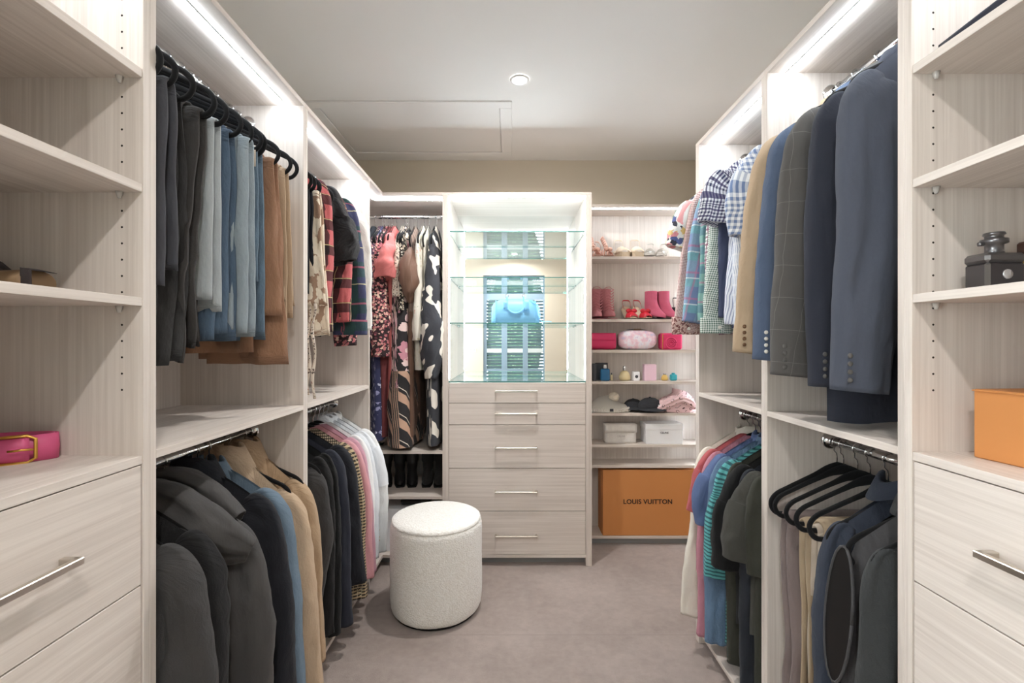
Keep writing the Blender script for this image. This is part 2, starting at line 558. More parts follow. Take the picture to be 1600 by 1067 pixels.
def hang_bay(side, y0, y1, shelf_z, label, last=None, endw=T, rods=True):
    """bay with a panel at each end, a middle shelf and two hanging rods"""
    x0, x1 = rng(side, 0, DEP)
    u = thing('wardrobe_bay', label, 'wardrobe', ((x0 + x1) / 2, (y0 + y1) / 2, 0))
    box('side_panel', x0, x1, y0, y0 + T, 0, ZT0, W_Z, u)
    for k in range(int(round(endw / T))):
        box('side_panel', x0, x1, y1 - T * (k + 1), y1 - T * k, 0, ZT0, W_Z, u)
    iy0, iy1 = y0 + T, y1 - endw
    ey = last if last else y1
    box('top_panel', x0, x1, y0, ey, ZT0, ZT1, W_Y, u)
    a, b = rng(side, DEP - 0.010, DEP)
    box('back_panel', a, b, iy0, iy1, 0.068, ZT0, W_Z, u)
    a, b = rng(side, 0.0, DEP - 0.010)
    box('shelf', a, b, iy0, iy1, shelf_z - T, shelf_z, W_Y, u)
    box('bottom_panel', a, b, iy0, iy1, 0.05, 0.068, W_Y, u)
    if last:
        box('bottom_panel', a, b, y1, last, 0.05, 0.068, W_Y, u)
        box('back_panel', *rng(side, DEP - 0.010, DEP), y1, last, 0.068, ZT0, W_Z, u)
    a, b = rng(side, 0.045, 0.06)
    box('kickboard', a, b, iy0, iy1, 0, 0.05, M_KICK, u)
    led_y(side, iy0, iy1, u)
    if last: led_y(side, y1, last + 0.06, u)
    return u, iy0, iy1

RODZ = {'LU': 2.16, 'LL': 1.02, 'RU': 2.16, 'RL': 1.0275}
RODX = {'LU': -0.985, 'LL': -0.969, 'RU': 1.045, 'RL': 1.04}
u, a, b = hang_bay('L', 1.0095, 1.7705, 1.113, 'pale timber-look wardrobe bay with trousers above and coats below')
rod_y(u, RODX['LU'], RODZ['LU'], a, b); rod_y(u, RODX['LL'], RODZ['LL'], a, b)
u, a, b = hang_bay('L', 1.7705, 2.570, 1.113, 'pale timber-look wardrobe bay holding tartan shirts above and white shirts below', last=2.827)
rod_y(u, RODX['LU'], RODZ['LU'], a, b); rod_y(u, RODX['LL'], RODZ['LL'], a, b)
u, a, b = hang_bay('R', 1.001, 1.557, 1.123, 'pale timber-look wardrobe bay with suit jackets above and bare hangers below')
rod_y(u, RODX['RU'], RODZ['RU'], a, b); rod_y(u, RODX['RL'], RODZ['RL'], a, b)
u, a, b = hang_bay('R', 1.557, 2.138, 1.123, 'pale timber-look wardrobe bay with checked shirts above and knitwear below', endw=2 * T)
rod_y(u, RODX['RU'], RODZ['RU'], a, b); rod_y(u, RODX['RL'], RODZ['RL'], a, b)

def bar_handle(par, cx, cy, cz, length, axis, out):
    """square bar pull on two posts; out = unit vector away from the drawer (axis letter of the bar)"""
    o = off(par)
    h = 0.006
    L = length / 2
    if axis == 'y':
        x = cx + out[0] * 0.030
        b1 = (x - h, x + h, cy - L, cy + L, cz - h, cz + h)
        posts = [(min(cx, x), max(cx, x), cy + s * (L - h) - h, cy + s * (L - h) + h, cz - h, cz + h) for s in (-1, 1)]
    else:
        y = cy + out[1] * 0.030
        b1 = (cx - L, cx + L, y - h, y + h, cz - h, cz + h)
        posts = [(cx + s * (L - h) - h, cx + s * (L - h) + h, min(cy, y), max(cy, y), cz - h, cz + h) for s in (-1, 1)]
    bm = bmesh.new()
    for q in [b1] + posts:
        r = bmesh.ops.create_cube(bm, size=1.0)
        for v in r['verts']:
            v.co = Vector((q[0] if v.co.x < 0 else q[1], q[2] if v.co.y < 0 else q[3], q[4] if v.co.z < 0 else q[5])) - o
    bmesh.ops.bevel(bm, geom=list(bm.edges), offset=0.0012, segments=1, affect='EDGES')
    me = bpy.data.meshes.new('handle'); bm.to_mesh(me); bm.free()
    return link('handle', me, M_NICKEL)

def near_unit(side, y0, y1, shelves, counter, splits, label):
    """open shelves over a bank of drawers"""
    x0, x1 = rng(side, 0, DEP)
    sg = 1 if side == 'L' else -1
    u = thing('drawer_cabinet', label, 'cabinet', ((x0 + x1) / 2, (y0 + y1) / 2, 0))
    box('side_panel', x0, x1, y0, y0 + T, 0, ZT0, W_Z, u)
    box('side_panel', x0, x1, y1 - T, y1, 0, ZT0, W_Z, u)
    box('top_panel', x0, x1, y0, y1, ZT0, ZT1, W_Y, u)
    a, b = rng(side, DEP - 0.010, DEP)
    box('back_panel', a, b, y0 + T, y1 - T, 0.068, ZT0, W_Z, u)
    iy0, iy1 = y0 + T, y1 - T
    a, b = rng(side, 0.002, DEP - 0.010)
    for z in shelves:
        box('shelf', a, b, iy0, iy1, z - T, z, W_Y, u)
    box('counter', a, b, iy0, iy1, counter - T, counter, W_Y, u)
    box('bottom_panel', a, b, iy0, iy1, 0.05, 0.068, W_Y, u)
    a, b = rng(side, 0.045, 0.06)
    box('kickboard', a, b, iy0, iy1, 0, 0.05, M_KICK, u)
    for zt, zb in zip(splits[:-1], splits[1:]):
        a, b = rng(side, 0.003, 0.021)
        d = box('drawer', a, b, iy0 + 0.002, iy1 - 0.002, zb + 0.0015, zt - 0.0015, W_Y, u)
        a, b = rng(side, 0.021, 0.40)
        h = bar_handle(u, (FL - 0.003) if side == 'L' else (FR + 0.003), 0.69, (zt + zb) / 2 + 0.005, 0.26, 'y', (sg, 0))
        h.parent = d
    led_y(side, iy0, iy1, u)
    # shelf-pin holes as flat discs, shade put into their dark colour, and the clear clips under each shelf, far side panel
    verts = []; faces = []
    xh = (FL - 0.045) if side == 'L' else (FR + 0.045)
    xh2 = (FL - 0.40) if side == 'L' else (FR + 0.40)
    o = off(u)
    for yy, s in ((iy1, -1), (iy0, 1)):
        for xx in (xh, xh2):
            z = 1.248
            while z < 2.2:
                if all(abs(z - q + 0.012) > 0.016 for q in shelves):
                    k0 = len(verts)
                    for k in range(10):
                        verts.append(Vector((xx + 0.0024 * math.cos(k * PI / 5), yy + s * 0.0003, z + 0.0024 * math.sin(k * PI / 5))) - o)
                    faces.append(tuple(range(k0, k0 + 10)))
                z += 0.0343
    h = mesh('peg_holes', verts, faces, M_HOLE, u, None, False); h['kind'] = 'stuff'
    for q in shelves:
        lathe('shelf_clip', [(0.007, 0.0), (0.005, -0.008), (0.003, -0.014)], M_PEG, u, 10, Vector((xh, iy1 - 0.007, q - T)) - o)
    return u

NEAR_L = near_unit('L', 0.40, 1.0095, [1.924, 1.682, 1.4425], 1.110, [1.091, 0.838, 0.586, 0.334, 0.068], 'pale timber-look drawer cabinet with open shelves and pink belt')
NEAR_R = near_unit('R', 0.40, 1.001, [1.927, 1.689, 1.4487], 1.120, [1.101, 0.851, 0.596, 0.339, 0.068], 'pale timber-look drawer cabinet with open shelves and orange gift box')

# ---------------------------------------------------------------- far run
YT, YM = 2.827, 3.300           # tower front, mirror plane
TX0, TX1 = -0.418, 0.480        # tower outside
u = thing('wardrobe_bay', 'pale timber-look wardrobe bay full of long dresses', 'wardrobe', (-0.83, 3.06, 0))
box('top_panel', BL, TX0, YT, YM + 0.01, ZT0, ZT1, W_X, u)
box('back_panel', BL, TX0, YM, YM + 0.01, 0.068, ZT0, W_Z, u)
box('side_panel', BL, BL + T, YT, YM, 0.0, ZT0, W_Z, u)
box('shelf', BL + T, TX0, YT, YM, 0.675, 0.693, W_X, u)
box('shelf', BL + T, TX0, YT, YM, 0.402, 0.420, W_X, u)
box('bottom_panel', BL + T, TX0, YT, YM, 0.05, 0.068, W_X, u)
box('kickboard', BL + T, TX0, YT + 0.05, YT + 0.065, 0, 0.05, M_KICK, u)
o = off(u)
lathe('hanging_rod', [(0.0125, BL + T), (0.0125, TX0)], M_CHROME, u, 20, (-o.x, 3.04 - o.y, 2.154 - o.z), 'x')
flange(u, TX0, 3.04, 2.154, 'x', -1)
box('led_channel', FL - 0.07, TX0, YT + 0.06, YT + 0.08, ZT0 - 0.004, ZT0, M_LEDP, u, 0.0005)
box('led_strip', FL - 0.07, TX0 - 0.002, YT + 0.062, YT + 0.078, ZT0 - 0.008, ZT0 - 0.004, M_LED, u, 0)['label'] = 'glowing white strip light'

u = thing('display_cabinet', 'tall lit display cabinet with mirror, glass shelves and five drawers', 'cabinet', (0.03, 3.06, 0))
for xa in (TX0, TX0 + T, TX1 - 2 * T, TX1 - T):
    box('side_panel', xa, xa + T, YT, YM + 0.01, 0.0, ZT0, W_Z, u)
ix0, ix1 = TX0 + 2 * T, TX1 - 2 * T
box('top_panel', TX0, TX1, YT, YM + 0.01, ZT0, ZT1, W_X, u)
box('mirror', ix0, ix1, YM, YM + 0.006, 1.10, ZT0, M_MIRROR, u, 0)['label'] = 'large mirror backing the glass shelves'
box('back_panel', ix0, ix1, YM, YM + 0.01, 0.068, 1.095, W_Z, u)
box('bottom_panel', ix0, ix1, YT, YM, 0.05, 0.068, W_X, u)
box('kickboard', ix0, ix1, YT + 0.05, YT + 0.065, 0, 0.05, M_KICK, u)
splits = [1.103, 0.979, 0.849, 0.588, 0.330, 0.069]
hz = [1.052, 0.917, 0.713, 0.450, 0.1865]
for (zt, zb), zh in zip(zip(splits[:-1], splits[1:]), hz):
    d = box('drawer', ix0 + 0.002, ix1 - 0.002, YT + 0.002, YT + 0.020, zb + 0.0016, zt - 0.0016, W_X, u)
    h = bar_handle(u, 0.025, YT + 0.002, zh, 0.253, 'x', (0, -1)); h.parent = d
box('carcass', ix0, ix1, YT + 0.03, YM, 0.07, 1.06, W_X, u)
def glass_plate(z, th, y0, y1):
    o = off(u)
    me = box('glass_shelf', ix0 + 0.001, ix1 - 0.001, y0, y1, z - th, z, M_GLASS, u, 0)
    me.data.materials.append(M_GEDGE)
    for p in me.data.polygons:
        if abs(p.normal.z) < 0.5: p.material_index = 1
    return me
for z in (2.015, 1.739, 1.4635):
    glass_plate(z, 0.006, YT + 0.006, YM - 0.001)
    for xx, s in ((ix0, 1), (ix1, -1)):
        for yy in (YT + 0.05, YM - 0.05):
            lathe('shelf_pin', [(0.004, 0), (0.004, 0.012 * s), (0.002, 0.013 * s)], M_CHROME, u, 10, Vector((xx, yy, z - 0.011)) - off(u), 'x')
glass_plate(1.1115, 0.008, YT, YM - 0.001)
M_LEDT = emit('led_strip_display', (0.86, 0.95, 1.0, 1), LED * 1.3)
for xx, s in ((ix0, 1), (ix1, -1)):
    box('led_strip', min(xx, xx + s * 0.004), max(xx, xx + s * 0.004), YT + 0.012, YT + 0.026, 1.13, ZT0 - 0.01, M_LEDT, u, 0)['label'] = 'glowing white strip light'
box('led_strip', ix0 + 0.01, ix1 - 0.01, YT + 0.012, YT + 0.026, ZT0 - 0.004, ZT0, M_LEDT, u, 0)['label'] = 'glowing white strip light'

YS = 3.12
M_LEDS = emit('led_strip_shoes', (0.82, 0.92, 1.0, 1), LED * 0.6)
u = thing('shoe_shelving', 'shallow pale shelving unit for shoes, perfume, hats and gift boxes', 'shelves', (0.89, 3.21, 0))
sx0, sx1 = TX1, 1.303
box('side_panel', sx1 - T, sx1, YS, YM, 0, ZT0, W_Z, u)
box('top_panel', sx0, sx1, YS - 0.045, YM + 0.01, ZT0, ZT1, W_X, u)
box('back_panel', sx0, sx1, YM, YM + 0.01, 0.0, ZT0, W_Z, u)
SH = [1.914, 1.498, 1.2935, 1.085, 0.875, 0.666, 0.529, 0.060]
for z in SH:
    box('shelf', sx0, sx1 - T - 0.009, YS, YM, z - T, z, W_X, u)
box('kickboard', sx0, sx1 - T, YS + 0.03, YS + 0.045, 0, SH[-1] - T, M_KICK, u)
box('led_channel', sx0, sx1 - T, YS - 0.038, YS - 0.018, ZT0 - 0.004, ZT0, M_LEDP, u, 0.0005)
box('led_strip', sx0 + 0.002, sx1 - T, YS - 0.036, YS - 0.020, ZT0 - 0.008, ZT0 - 0.004, M_LEDS, u, 0)['label'] = 'glowing white strip light'

box('led_channel', sx1 - T - 0.004, sx1 - T, YS - 0.002, YS + 0.016, SH[-1], ZT0, M_LEDP, u, 0.0005)
box('led_strip', sx1 - T - 0.008, sx1 - T - 0.004, YS, YS + 0.014, SH[-1] + 0.01, ZT0 - 0.02, M_LEDS, u, 0)['label'] = 'glowing white strip light'

# ---------------------------------------------------------------- boucle stool
def boucle():
    n = NT('boucle_cream')
    o = n.obj()
    vo = n.n('TexVoronoi'); n.put(vo.inputs['Vector'], o); vo.inputs['Scale'].default_value = 150
    f = n.noise(o, 90, 3, 0.7)
    h = n.math('ADD', n.math('SUBTRACT', 1.0, vo.outputs['Distance']), n.math('MULTIPLY', f, 0.9))
    n.bump(h, 0.5, 0.004)
    return n.done(n.ramp(f, [(0.3, C(232, 227, 219)), (0.65, C(246, 243, 238))]), 0.95, 0, 0.1, 0.3)
M_BOUCLE = boucle()
st = thing('ottoman_stool', 'round cream boucle ottoman standing on the carpet', 'stool', (-0.384, 2.392, 0))
def stool_ring(prof, nm, amp=0.0012):
    rings = []
    for r, h in prof:
        ring = []
        for k in range(150):
            a = k * 2 * PI / 150
            d = 1 + (amp * nz(math.cos(a) * 22, math.sin(a) * 22, h * 95) + 0.003 * nz(math.cos(a) * 2, math.sin(a) * 2, h * 5)) / max(r, 0.05)
            ring.append((r * d * math.cos(a), r * d * math.sin(a), h + amp * nz(math.cos(a) * r * 95, math.sin(a) * r * 95, 3.0)))
        rings.append(ring)
    return loft(nm, rings, M_BOUCLE, st, True, (True, True))
prof = crom([(0.205, 0.012), (0.222, 0.03), (0.229, 0.08), (0.231, 0.2), (0.231, 0.33), (0.229, 0.42), (0.222, 0.445), (0.219, 0.449)], 60)
stool_ring(prof, 'body')
stool_ring(crom([(0.219, 0.449), (0.2225, 0.453), (0.216, 0.465), (0.19, 0.4735), (0.12, 0.479), (0.05, 0.481), (0.004, 0.481)], 40), 'top_cushion')
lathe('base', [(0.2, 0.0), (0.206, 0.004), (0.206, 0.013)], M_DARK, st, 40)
# ---------------------------------------------------------------- hangers
HANG_HOOK = None; HANG_BODY = None
def hanger_meshes():
    global HANG_HOOK, HANG_BODY
    pts = [(0, 0, -0.070), (0, 0, -0.045), (0.002, 0, -0.034), (0.010, 0, -0.026)]
    for k in range(-5, 15):
        a = math.radians(-55 + (k + 5) * 13)
        pts.append((0.0158 * math.cos(a), 0, 0.0158 * math.sin(a)))
    h = tube('hook', pts, 0.0018, M_CHROME, None, 8)
    HANG_HOOK = h.data; bpy.data.objects.remove(h)
    loop = [(0.0, -0.078), (0.035, -0.086), (0.075, -0.104), (0.12, -0.124), (0.165, -0.145), (0.195, -0.160), (0.213, -0.180), (0.214, -0.203), (0.198, -0.222), (0.17, -0.226), (0.1, -0.226), (0.0, -0.226)]
    half = crom(loop, 34)
    path = [(x, 0, z) for x, z in half] + [(-x, 0, z) for x, z in half[-2:0:-1]]
    P = [Vector(p) for p in path]; n = len(P); verts = []; faces = []; seg = 8
    for i, p in enumerate(P):
        t = (P[(i + 1) % n] - P[i - 1]).normalized()
        a = Vector((0, 1, 0)).cross(t).normalized()
        w = 0.0074 + 0.008 * math.exp(-(p.x / 0.05) ** 2) * (1 if p.z > -0.15 else 0)
        for k in range(seg):
            an = k * 2 * PI / seg
            verts.append(p + a * (w * math.cos(an)) + Vector((0, 0.0055 * math.sin(an), 0)))
    for i in range(n):
        for k in range(seg):
            a0 = i * seg + k; a1 = i * seg + (k + 1) % seg
            b0 = ((i + 1) % n) * seg + k; b1 = ((i + 1) % n) * seg + (k + 1) % seg
            faces.append((a0, a1, b1, b0))
    o = mesh('frame', verts, faces, M_BLACKV)
    HANG_BODY = o.data; bpy.data.objects.remove(o)
hanger_meshes()
ROD = {'LU': ('L', RODX['LU'], RODZ['LU']), 'LL': ('L', RODX['LL'], RODZ['LL']),
       'RU': ('R', RODX['RU'], RODZ['RU']), 'RL': ('R', RODX['RL'], RODZ['RL']), 'B': ('B', 3.04, 2.154)}
def spot(rod, t, dz=0.0):
    s, p, z = ROD[rod]
    if s == 'B': return (t, p, z + dz), -PI / 2
    return (p, t, z + dz), (0.0 if s == 'L' else PI)
def hanger(rod, t, label, yaw=0.0, group=None):
    loc, rz = spot(rod, t)
    h = thing('clothes_hanger', label, 'hanger', loc, rz + yaw, group)
    link('hook', HANG_HOOK, None, h); link('frame', HANG_BODY, None, h)
    return h

# ---------------------------------------------------------------- garment pieces (local: x towards the aisle, y along the rod, z up)
def torso(par, mat, nm='body', sh=0.205, zn=-0.068, drop=0.105, neck=0.055, dip=0.02, hem=-0.75, cw=0.21, hw=0.215,
          th=0.05, fold=0.012, nf=4.0, seed=0.0, hemwave=0.01, t0=0.012, box=5.0, ns=26, nv=34, lean=0.0, skew=0.0):
    rings = []
    for i in range(nv + 1):
        v = (i / nv) ** 1.25
        W = sh + (cw - sh) * min(v / 0.18, 1.0) if v < 0.18 else cw + (hw - cw) * (v - 0.18) / 0.82
        tt = t0 + (th - t0) * (1 - math.exp(-v * 11))
        ring = []
        def pt(s, side):
            x = s * W
            ax = min(abs(x), sh)
            zt = zn - drop * (max(ax - neck, 0) / (sh - neck)) ** 1.15
            if abs(x) < neck: zt -= dip * (1 - (x / neck) ** 2) * (1 if side > 0 else 0.5)
            zh = hem + hemwave * nz(s * 2.0, seed, 1.0) + skew * s
            z = zt * (1 - v) + zh * v
            tk = tt * (max(1 - abs(s) ** box, 0)) ** 0.5
            if v < 0.02 and abs(x) < neck: tk = max(tk, 0.022 * (1 - (x / neck) ** 2) ** 0.5)
            a = fold * min(v * 2.2, 1.0) ** 0.9
            w = a * (math.sin(nf * s * 1.7 + seed * 3.1 + 1.3 * v) * 0.6 + 0.9 * nz(s * nf * 0.55 + seed * 5, v * 1.6, seed) + 0.35 * nz(s * 7 + seed, v * 5, seed * 2 + 4))
            w2 = a * 0.9 * (0.25 - abs(nz(s * 2.4 + side * 5 + v * 1.5, v * 2.2 + seed, seed * 3))) + a * 0.45 * nz(s * 5 + side * 9, v * 3 + seed, seed)
            edge = max(1 - s ** 6, 0.0)
            return (x + lean * v + 0.006 * nz(v * 4, seed, s), side * (tk * 0.5 + w2 * edge) + w, z)
        for k in range(ns + 1):
            ring.append(pt(-1 + 2 * k / ns, 1))
        for k in range(ns - 1, 0, -1):
            ring.append(pt(-1 + 2 * k / ns, -1))
        rings.append(ring)
    # doubled seam on the far edge; uv: x across, z down
    verts = []; uvs = []; faces = []
    n = len(rings[0]) + 1
    for r in rings:
        uu = 0
        for j, p in enumerate(r + [r[0]]):
            verts.append(p)
            uvs.append(((p[0] if j <= ns else 0.9 - p[0]) , p[2]))
    for i in range(nv):
        for j in range(n - 1):
            a = i * n + j
            faces.append((a, a + n, a + n + 1, a + 1))
    return mesh(nm, verts, faces, mat, par, uvs)

def limb(par, mat, ctrl, nm='sleeve', seg=32, n=56, wr=0.10, seed=0.0, rim=True, wf=5.0, flat=0.75):
    """sleeve or other tube of cloth: ctrl = list of (x, y, z, rx, ry)"""
    c = crom(ctrl, n); rings = []
    L = 0
    for i, q in enumerate(c):
        p = Vector(q[:3])
        a0 = Vector(c[max(i - 1, 0)][:3]); a1 = Vector(c[min(i + 1, n - 1)][:3])
        t = (a1 - a0); t.normalize()
        if i: L += (p - Vector(c[i - 1][:3])).length
        N = Vector((0, 1, 0)).cross(t)
        if N.length < 1e-3: N = Vector((1, 0, 0))
        N.normalize(); B = t.cross(N)
        ring = []
        for k in range(seg):
            a = k * 2 * PI / seg
            ca, sa = math.cos(a), math.sin(a)
            f1 = nz(ca * 1.3 + seed * 7, sa * 1.3, L * wf + seed)
            f2 = nz(ca * 3.2, sa * 3.2 + seed, L * wf * 0.7 + seed * 3)
            f3 = nz(ca * 2.0 + seed, sa * 2.0, L * wf * 4.5 + ca * 2.0)
            rg = 0.28 - abs(nz(ca * 1.1 + seed * 3, sa * 1.1 + L * 2.2, L * wf * 1.1 + seed * 5))
            rg2 = 0.22 - abs(nz(ca * 1.6 + L * 7.0, sa * 1.6 - seed, L * wf * 2.2))
            gx = 1 + wr * 0.55 * f1 + wr * 0.25 * f3
            gy = 1 + wr * (1.4 * f1 + 2.2 * f2 + 0.9 * f3 + 3.0 * rg + 1.8 * rg2)
            ring.append(p + N * (q[3] * gx * ca) + B * (q[4] * gy * math.copysign(abs(sa) ** flat, sa)))
        rings.append(ring)
    if rim:
        last = rings[-1]; cen = sum(last, Vector()) / seg
        rings.append([cen + (p - cen) * 0.88 for p in last])
        up = (Vector(c[-4][:3]) - Vector(c[-1][:3]))
        rings.append([cen + (p - cen) * 0.82 + up for p in last])
    return loft(nm, rings, mat, par, True, (True, True))

def arm(par, mat, sgn, sh, zs, length, out, fwd, rx=(0.07, 0.075, 0.062, 0.055), ry=(0.03, 0.034, 0.03, 0.026), seed=0.0, wr=0.12, nm='sleeve', bend=0.0, xb=None):
    """hanging sleeve; out = how far its outer edge stands from the rod, fwd = shift along the rod, xb = x of the outer edge at the cuff"""
    xm = out - rx[1]; xe = (xb if xb is not None else out) - rx[3]
    x0 = sh - 0.045
    ctrl = [(sgn * (x0 - 0.012), 0, zs + 0.020, rx[0] * 0.12, ry[0] * 0.25),
            (sgn * (x0 + 0.006), fwd * 0.15, zs + 0.004, rx[0] * 0.62, ry[0] * 0.7),
            (sgn * (x0 + (xm - x0) * 0.30 + 0.004), fwd * 0.4, zs - 0.035, rx[0] * 0.9, ry[0]),
            (sgn * (x0 + (xm - x0) * 0.62), fwd * 0.65, zs - min(0.11, length * 0.3), (rx[0] + rx[1]) / 2, (ry[0] + ry[1]) / 2),
            (sgn * xm, fwd * 0.9, zs - length * 0.44, rx[1], ry[1]),
            (sgn * ((xm + xe) / 2 + bend), fwd, zs - length * 0.72, rx[2], ry[2]),
            (sgn * xe, fwd, zs - length, rx[3], ry[3])]
    return limb(par, mat, ctrl, nm, wr=wr, seed=seed)

def collar(par, mat, kind='shirt', zn=-0.068, r=0.052, ry=0.03, stand=0.022, leaf=0.04, th=0.003, flip=1, gap=0.5, spread=1.45, seed=0):
    """folded collar round the neck; flip = side of the opening along the rod"""
    grid = []
    rows = [(0.96, -0.008), (1.0, stand * 0.6), (1.02, stand), (1.10, stand + 0.002), (1.0 + (spread - 1) * 0.55, stand - leaf * 0.45), (spread, stand - leaf)]
    for rr, hh in rows:
        row = []
        for k in range(29):
            f = k / 28
            a = gap + (2 * PI - 2 * gap) * f
            ext = 1.0 if hh > stand - leaf * 0.4 else 1.0
            point = (abs(f - 0.5) * 2) ** 4 * (0.5 * leaf if rr == spread else 0.0)
            x = r * rr * math.sin(a)
            y = flip * ry * rr * math.cos(a)
            sl = 0.55 * max(abs(x) - r * 0.6, 0)
            row.append((x, y, zn + hh - point - sl + 0.004 * nz(a, rr * 3, seed)))
        grid.append(row)
    return slab('collar', grid, th, mat, par)

def lapel(par, mat, flip=1, zn=-0.07, length=0.34, w=0.07, th=0.006):
    for s in (1, -1):
        grid = []
        for i in range(14):
            f = i / 13
            z = zn + 0.01 - length * f
            xi = s * (0.045 * (1 - f) + 0.004)
            ww = w * math.sin(min(f * 1.5 + 0.25, 1.0) * PI * 0.5) * (1 - max(0, f - 0.55) / 0.45) + 0.003
            row = []
            for j in range(6):
                g = j / 5
                row.append((xi + s * ww * g, flip * (0.034 + 0.006 * math.sin(g * PI)), z - 0.04 * g))
            grid.append(row)
        slab('lapel', grid, th, mat, par)

BTN = None
def buttons(par, mat, pts, r=0.0075, axis=1):
    """small sewn discs facing along the rod"""
    for p in pts:
        me = lathe('button', [(r, 0), (r, 0.0014 * axis), (r * 0.7, 0.002 * axis)], mat, par, 10, p, 'y')

def cuffband(par, mat, c, rx, ry, h, seed=0):
    ctrl = [(c[0], c[1], c[2] + h / 2, rx, ry), (c[0], c[1], c[2], rx * 1.02, ry * 1.05), (c[0], c[1], c[2] - h / 2, rx, ry)]
    return limb(par, mat, ctrl, 'cuff', n=8, wr=0.03, seed=seed)

def drape(par, mat, nm='leg', x1=0.185, w=0.26, lf=0.6, lb=0.6, zb=-0.226, gap=0.014, th=0.014, fold=0.012, seed=0.0, taper=0.0, flip=-1, lean=0.0, nf=2.2, skew=0.0):
    """cloth folded over the hanger bar; x1 = outer edge, flip = side of the longer, camera-facing fall"""
    fold *= 1.35
    path = []
    N1 = 24
    for i in range(N1):
        path.append((flip * gap, zb - lf * (1 - i / (N1 - 1)), (1 - i / (N1 - 1))))
    for k in range(1, 6):
        a = PI * k / 6
        path.append((flip * gap * math.cos(a), zb + gap * math.sin(a), 0.0))
    for i in range(N1):
        path.append((-flip * gap, zb - lb * i / (N1 - 1), i / (N1 - 1)))
    grid = []
    M = 18
    for i, (y, z, d) in enumerate(path):
        row = []
        front = i < N1
        wd = w * (1 - taper * d)
        for j in range(M):
            s = j / (M - 1)
            x = x1 - wd * s + lean * d + 0.008 * nz(d * 3, seed * 3, s)
            a = fold * min(d * 2, 1)
            yy = y + a * (math.sin(s * nf * PI + seed + d) + 0.9 * nz(s * 3 + seed, d * 3, seed) + 0.5 * nz(s * 8, d * 6 + seed, 2) + 1.1 * (0.25 - abs(nz(s * 2.6 + d * 1.2, d * 2.4 + seed * 2, seed))))
            if front: yy += flip * 0.010 * d
            else: yy -= flip * 0.004 * d
            row.append((x, yy, z + skew * s * d + 0.006 * d * nz(s * 3, seed)))
        grid.append(row)
    return slab(nm, grid, th, mat, par)

def sgn_cam(rod):
    return -1 if ROD[rod][0] == 'L' else 1

HN = 0
def hang(rod, t, name, label, cat, hlabel=None, yaw=0.0, group=None, nohanger=False):
    """a hanger on the rod plus the root of the garment on it"""
    loc, rz = spot(rod, t)
    if hlabel: hanger(rod, t, hlabel, yaw, 'slim velvet hangers')
    return thing(name, label, cat, loc, rz + yaw, group)

def top(rod, t, name, label, cat, mat, hem=-0.72, sl=None, out=0.275, xb=None, fwd=0.0, col=None, colmat=None, sh=0.205, drop=0.092, th=0.05,
        fold=0.016, cw=0.205, hw=0.21, seed=None, cuff=None, cuffh=0.06, yaw=0.0, rx=None, ry=None, wr=0.17, zn=-0.068, hl=None, dip=0.02,
        neck=0.055, nf=4.0, skew=0.0, smat=None, cl=None, lean=0.0, box=5.0, bend=0.0):
    global HN
    HN += 1
    seed = HN * 1.37 if seed is None else seed
    g = hang(rod, t, name, label, cat, hl or ('black velvet hanger inside the ' + short(label)), yaw)
    f = sgn_cam(rod)
    torso(g, mat, sh=sh, zn=zn, drop=drop, hem=hem, cw=cw, hw=hw, th=th, fold=fold, seed=seed, dip=dip, neck=neck, nf=nf, skew=skew, lean=lean, box=box)
    if sl:
        rx = rx or (0.07, 0.075, 0.062, 0.055); ry = ry or (0.03, 0.034, 0.03, 0.026)
        zs = zn - drop - 0.012
        for s in (1, -1):
            arm(g, smat or mat, s, sh, zs, sl, out if s > 0 else 0.238, fwd * f, rx, ry, seed + s, wr, xb=xb if s > 0 else None, bend=bend if s > 0 else 0)
            if cuff is not None:
                xe = ((xb if (xb is not None and s > 0) else (out if s > 0 else 0.238)) - rx[3]) * s
                cuffband(g, cuff, (xe, fwd * f, zs - sl + cuffh * 0.4), rx[3] * 1.05, ry[3] * 1.1, cuffh, seed)
    if col:
        kw = dict(col) if isinstance(col, dict) else {}
        collar(g, colmat or mat, zn=zn, seed=seed, flip=kw.pop('flip', -f), **kw)
    return g

def short(label):
    return ' '.join(label.split()[:10])
# ---------------------------------------------------------------- cloth materials
K = {}
def cm(n, r, g, b, **kw):
    K[n] = cloth(n, C(r, g, b), **kw)
cm('charcoal_wool', 68, 66, 66, sc=500, bump=0.4, var=0.2)
cm('black_wool', 33, 32, 33, sc=500, bump=0.35)
cm('black_cotton', 28, 28, 29)
cm('parka', 70, 67, 66, rough=0.6, bump=0.2)
cm('navy_wool', 35, 36, 43, sc=500, bump=0.3)
cm('denim_light', 102, 127, 149, sc=700, bump=0.4, var=0.3)
cm('camel', 192, 160, 124, sc=400, bump=0.4)
cm('camel_dark', 180, 146, 106, sc=400, bump=0.4)
cm('slate', 73, 73, 80)
cm('black_pant', 41, 39, 38)
cm('charcoal_pant', 63, 59, 57)
cm('white_denim', 176, 182, 185, var=0.2)
cm('blue_denim', 75, 101, 127, sc=700, bump=0.5, var=0.35)
cm('worn_denim', 98, 126, 148, sc=700, bump=0.6, var=0.45)
cm('pale_denim', 153, 167, 176, sc=700, bump=0.4, var=0.25)
cm('cream_lining', 199, 180, 154)
cm('rust', 150, 100, 60, sc=600, bump=0.4, var=0.2)
cm('tan_twill', 176, 144, 108, sc=700, bump=0.3)
cm('white_cotton', 238, 238, 238, var=0.05)
cm('white_shirt', 226, 230, 236, var=0.06)
cm('cream_linen', 232, 223, 207, var=0.06)
cm('cream_knit', 226, 221, 213, var=0.08, bump=0.5)
cm('pink_cotton', 203, 142, 162, var=0.1)
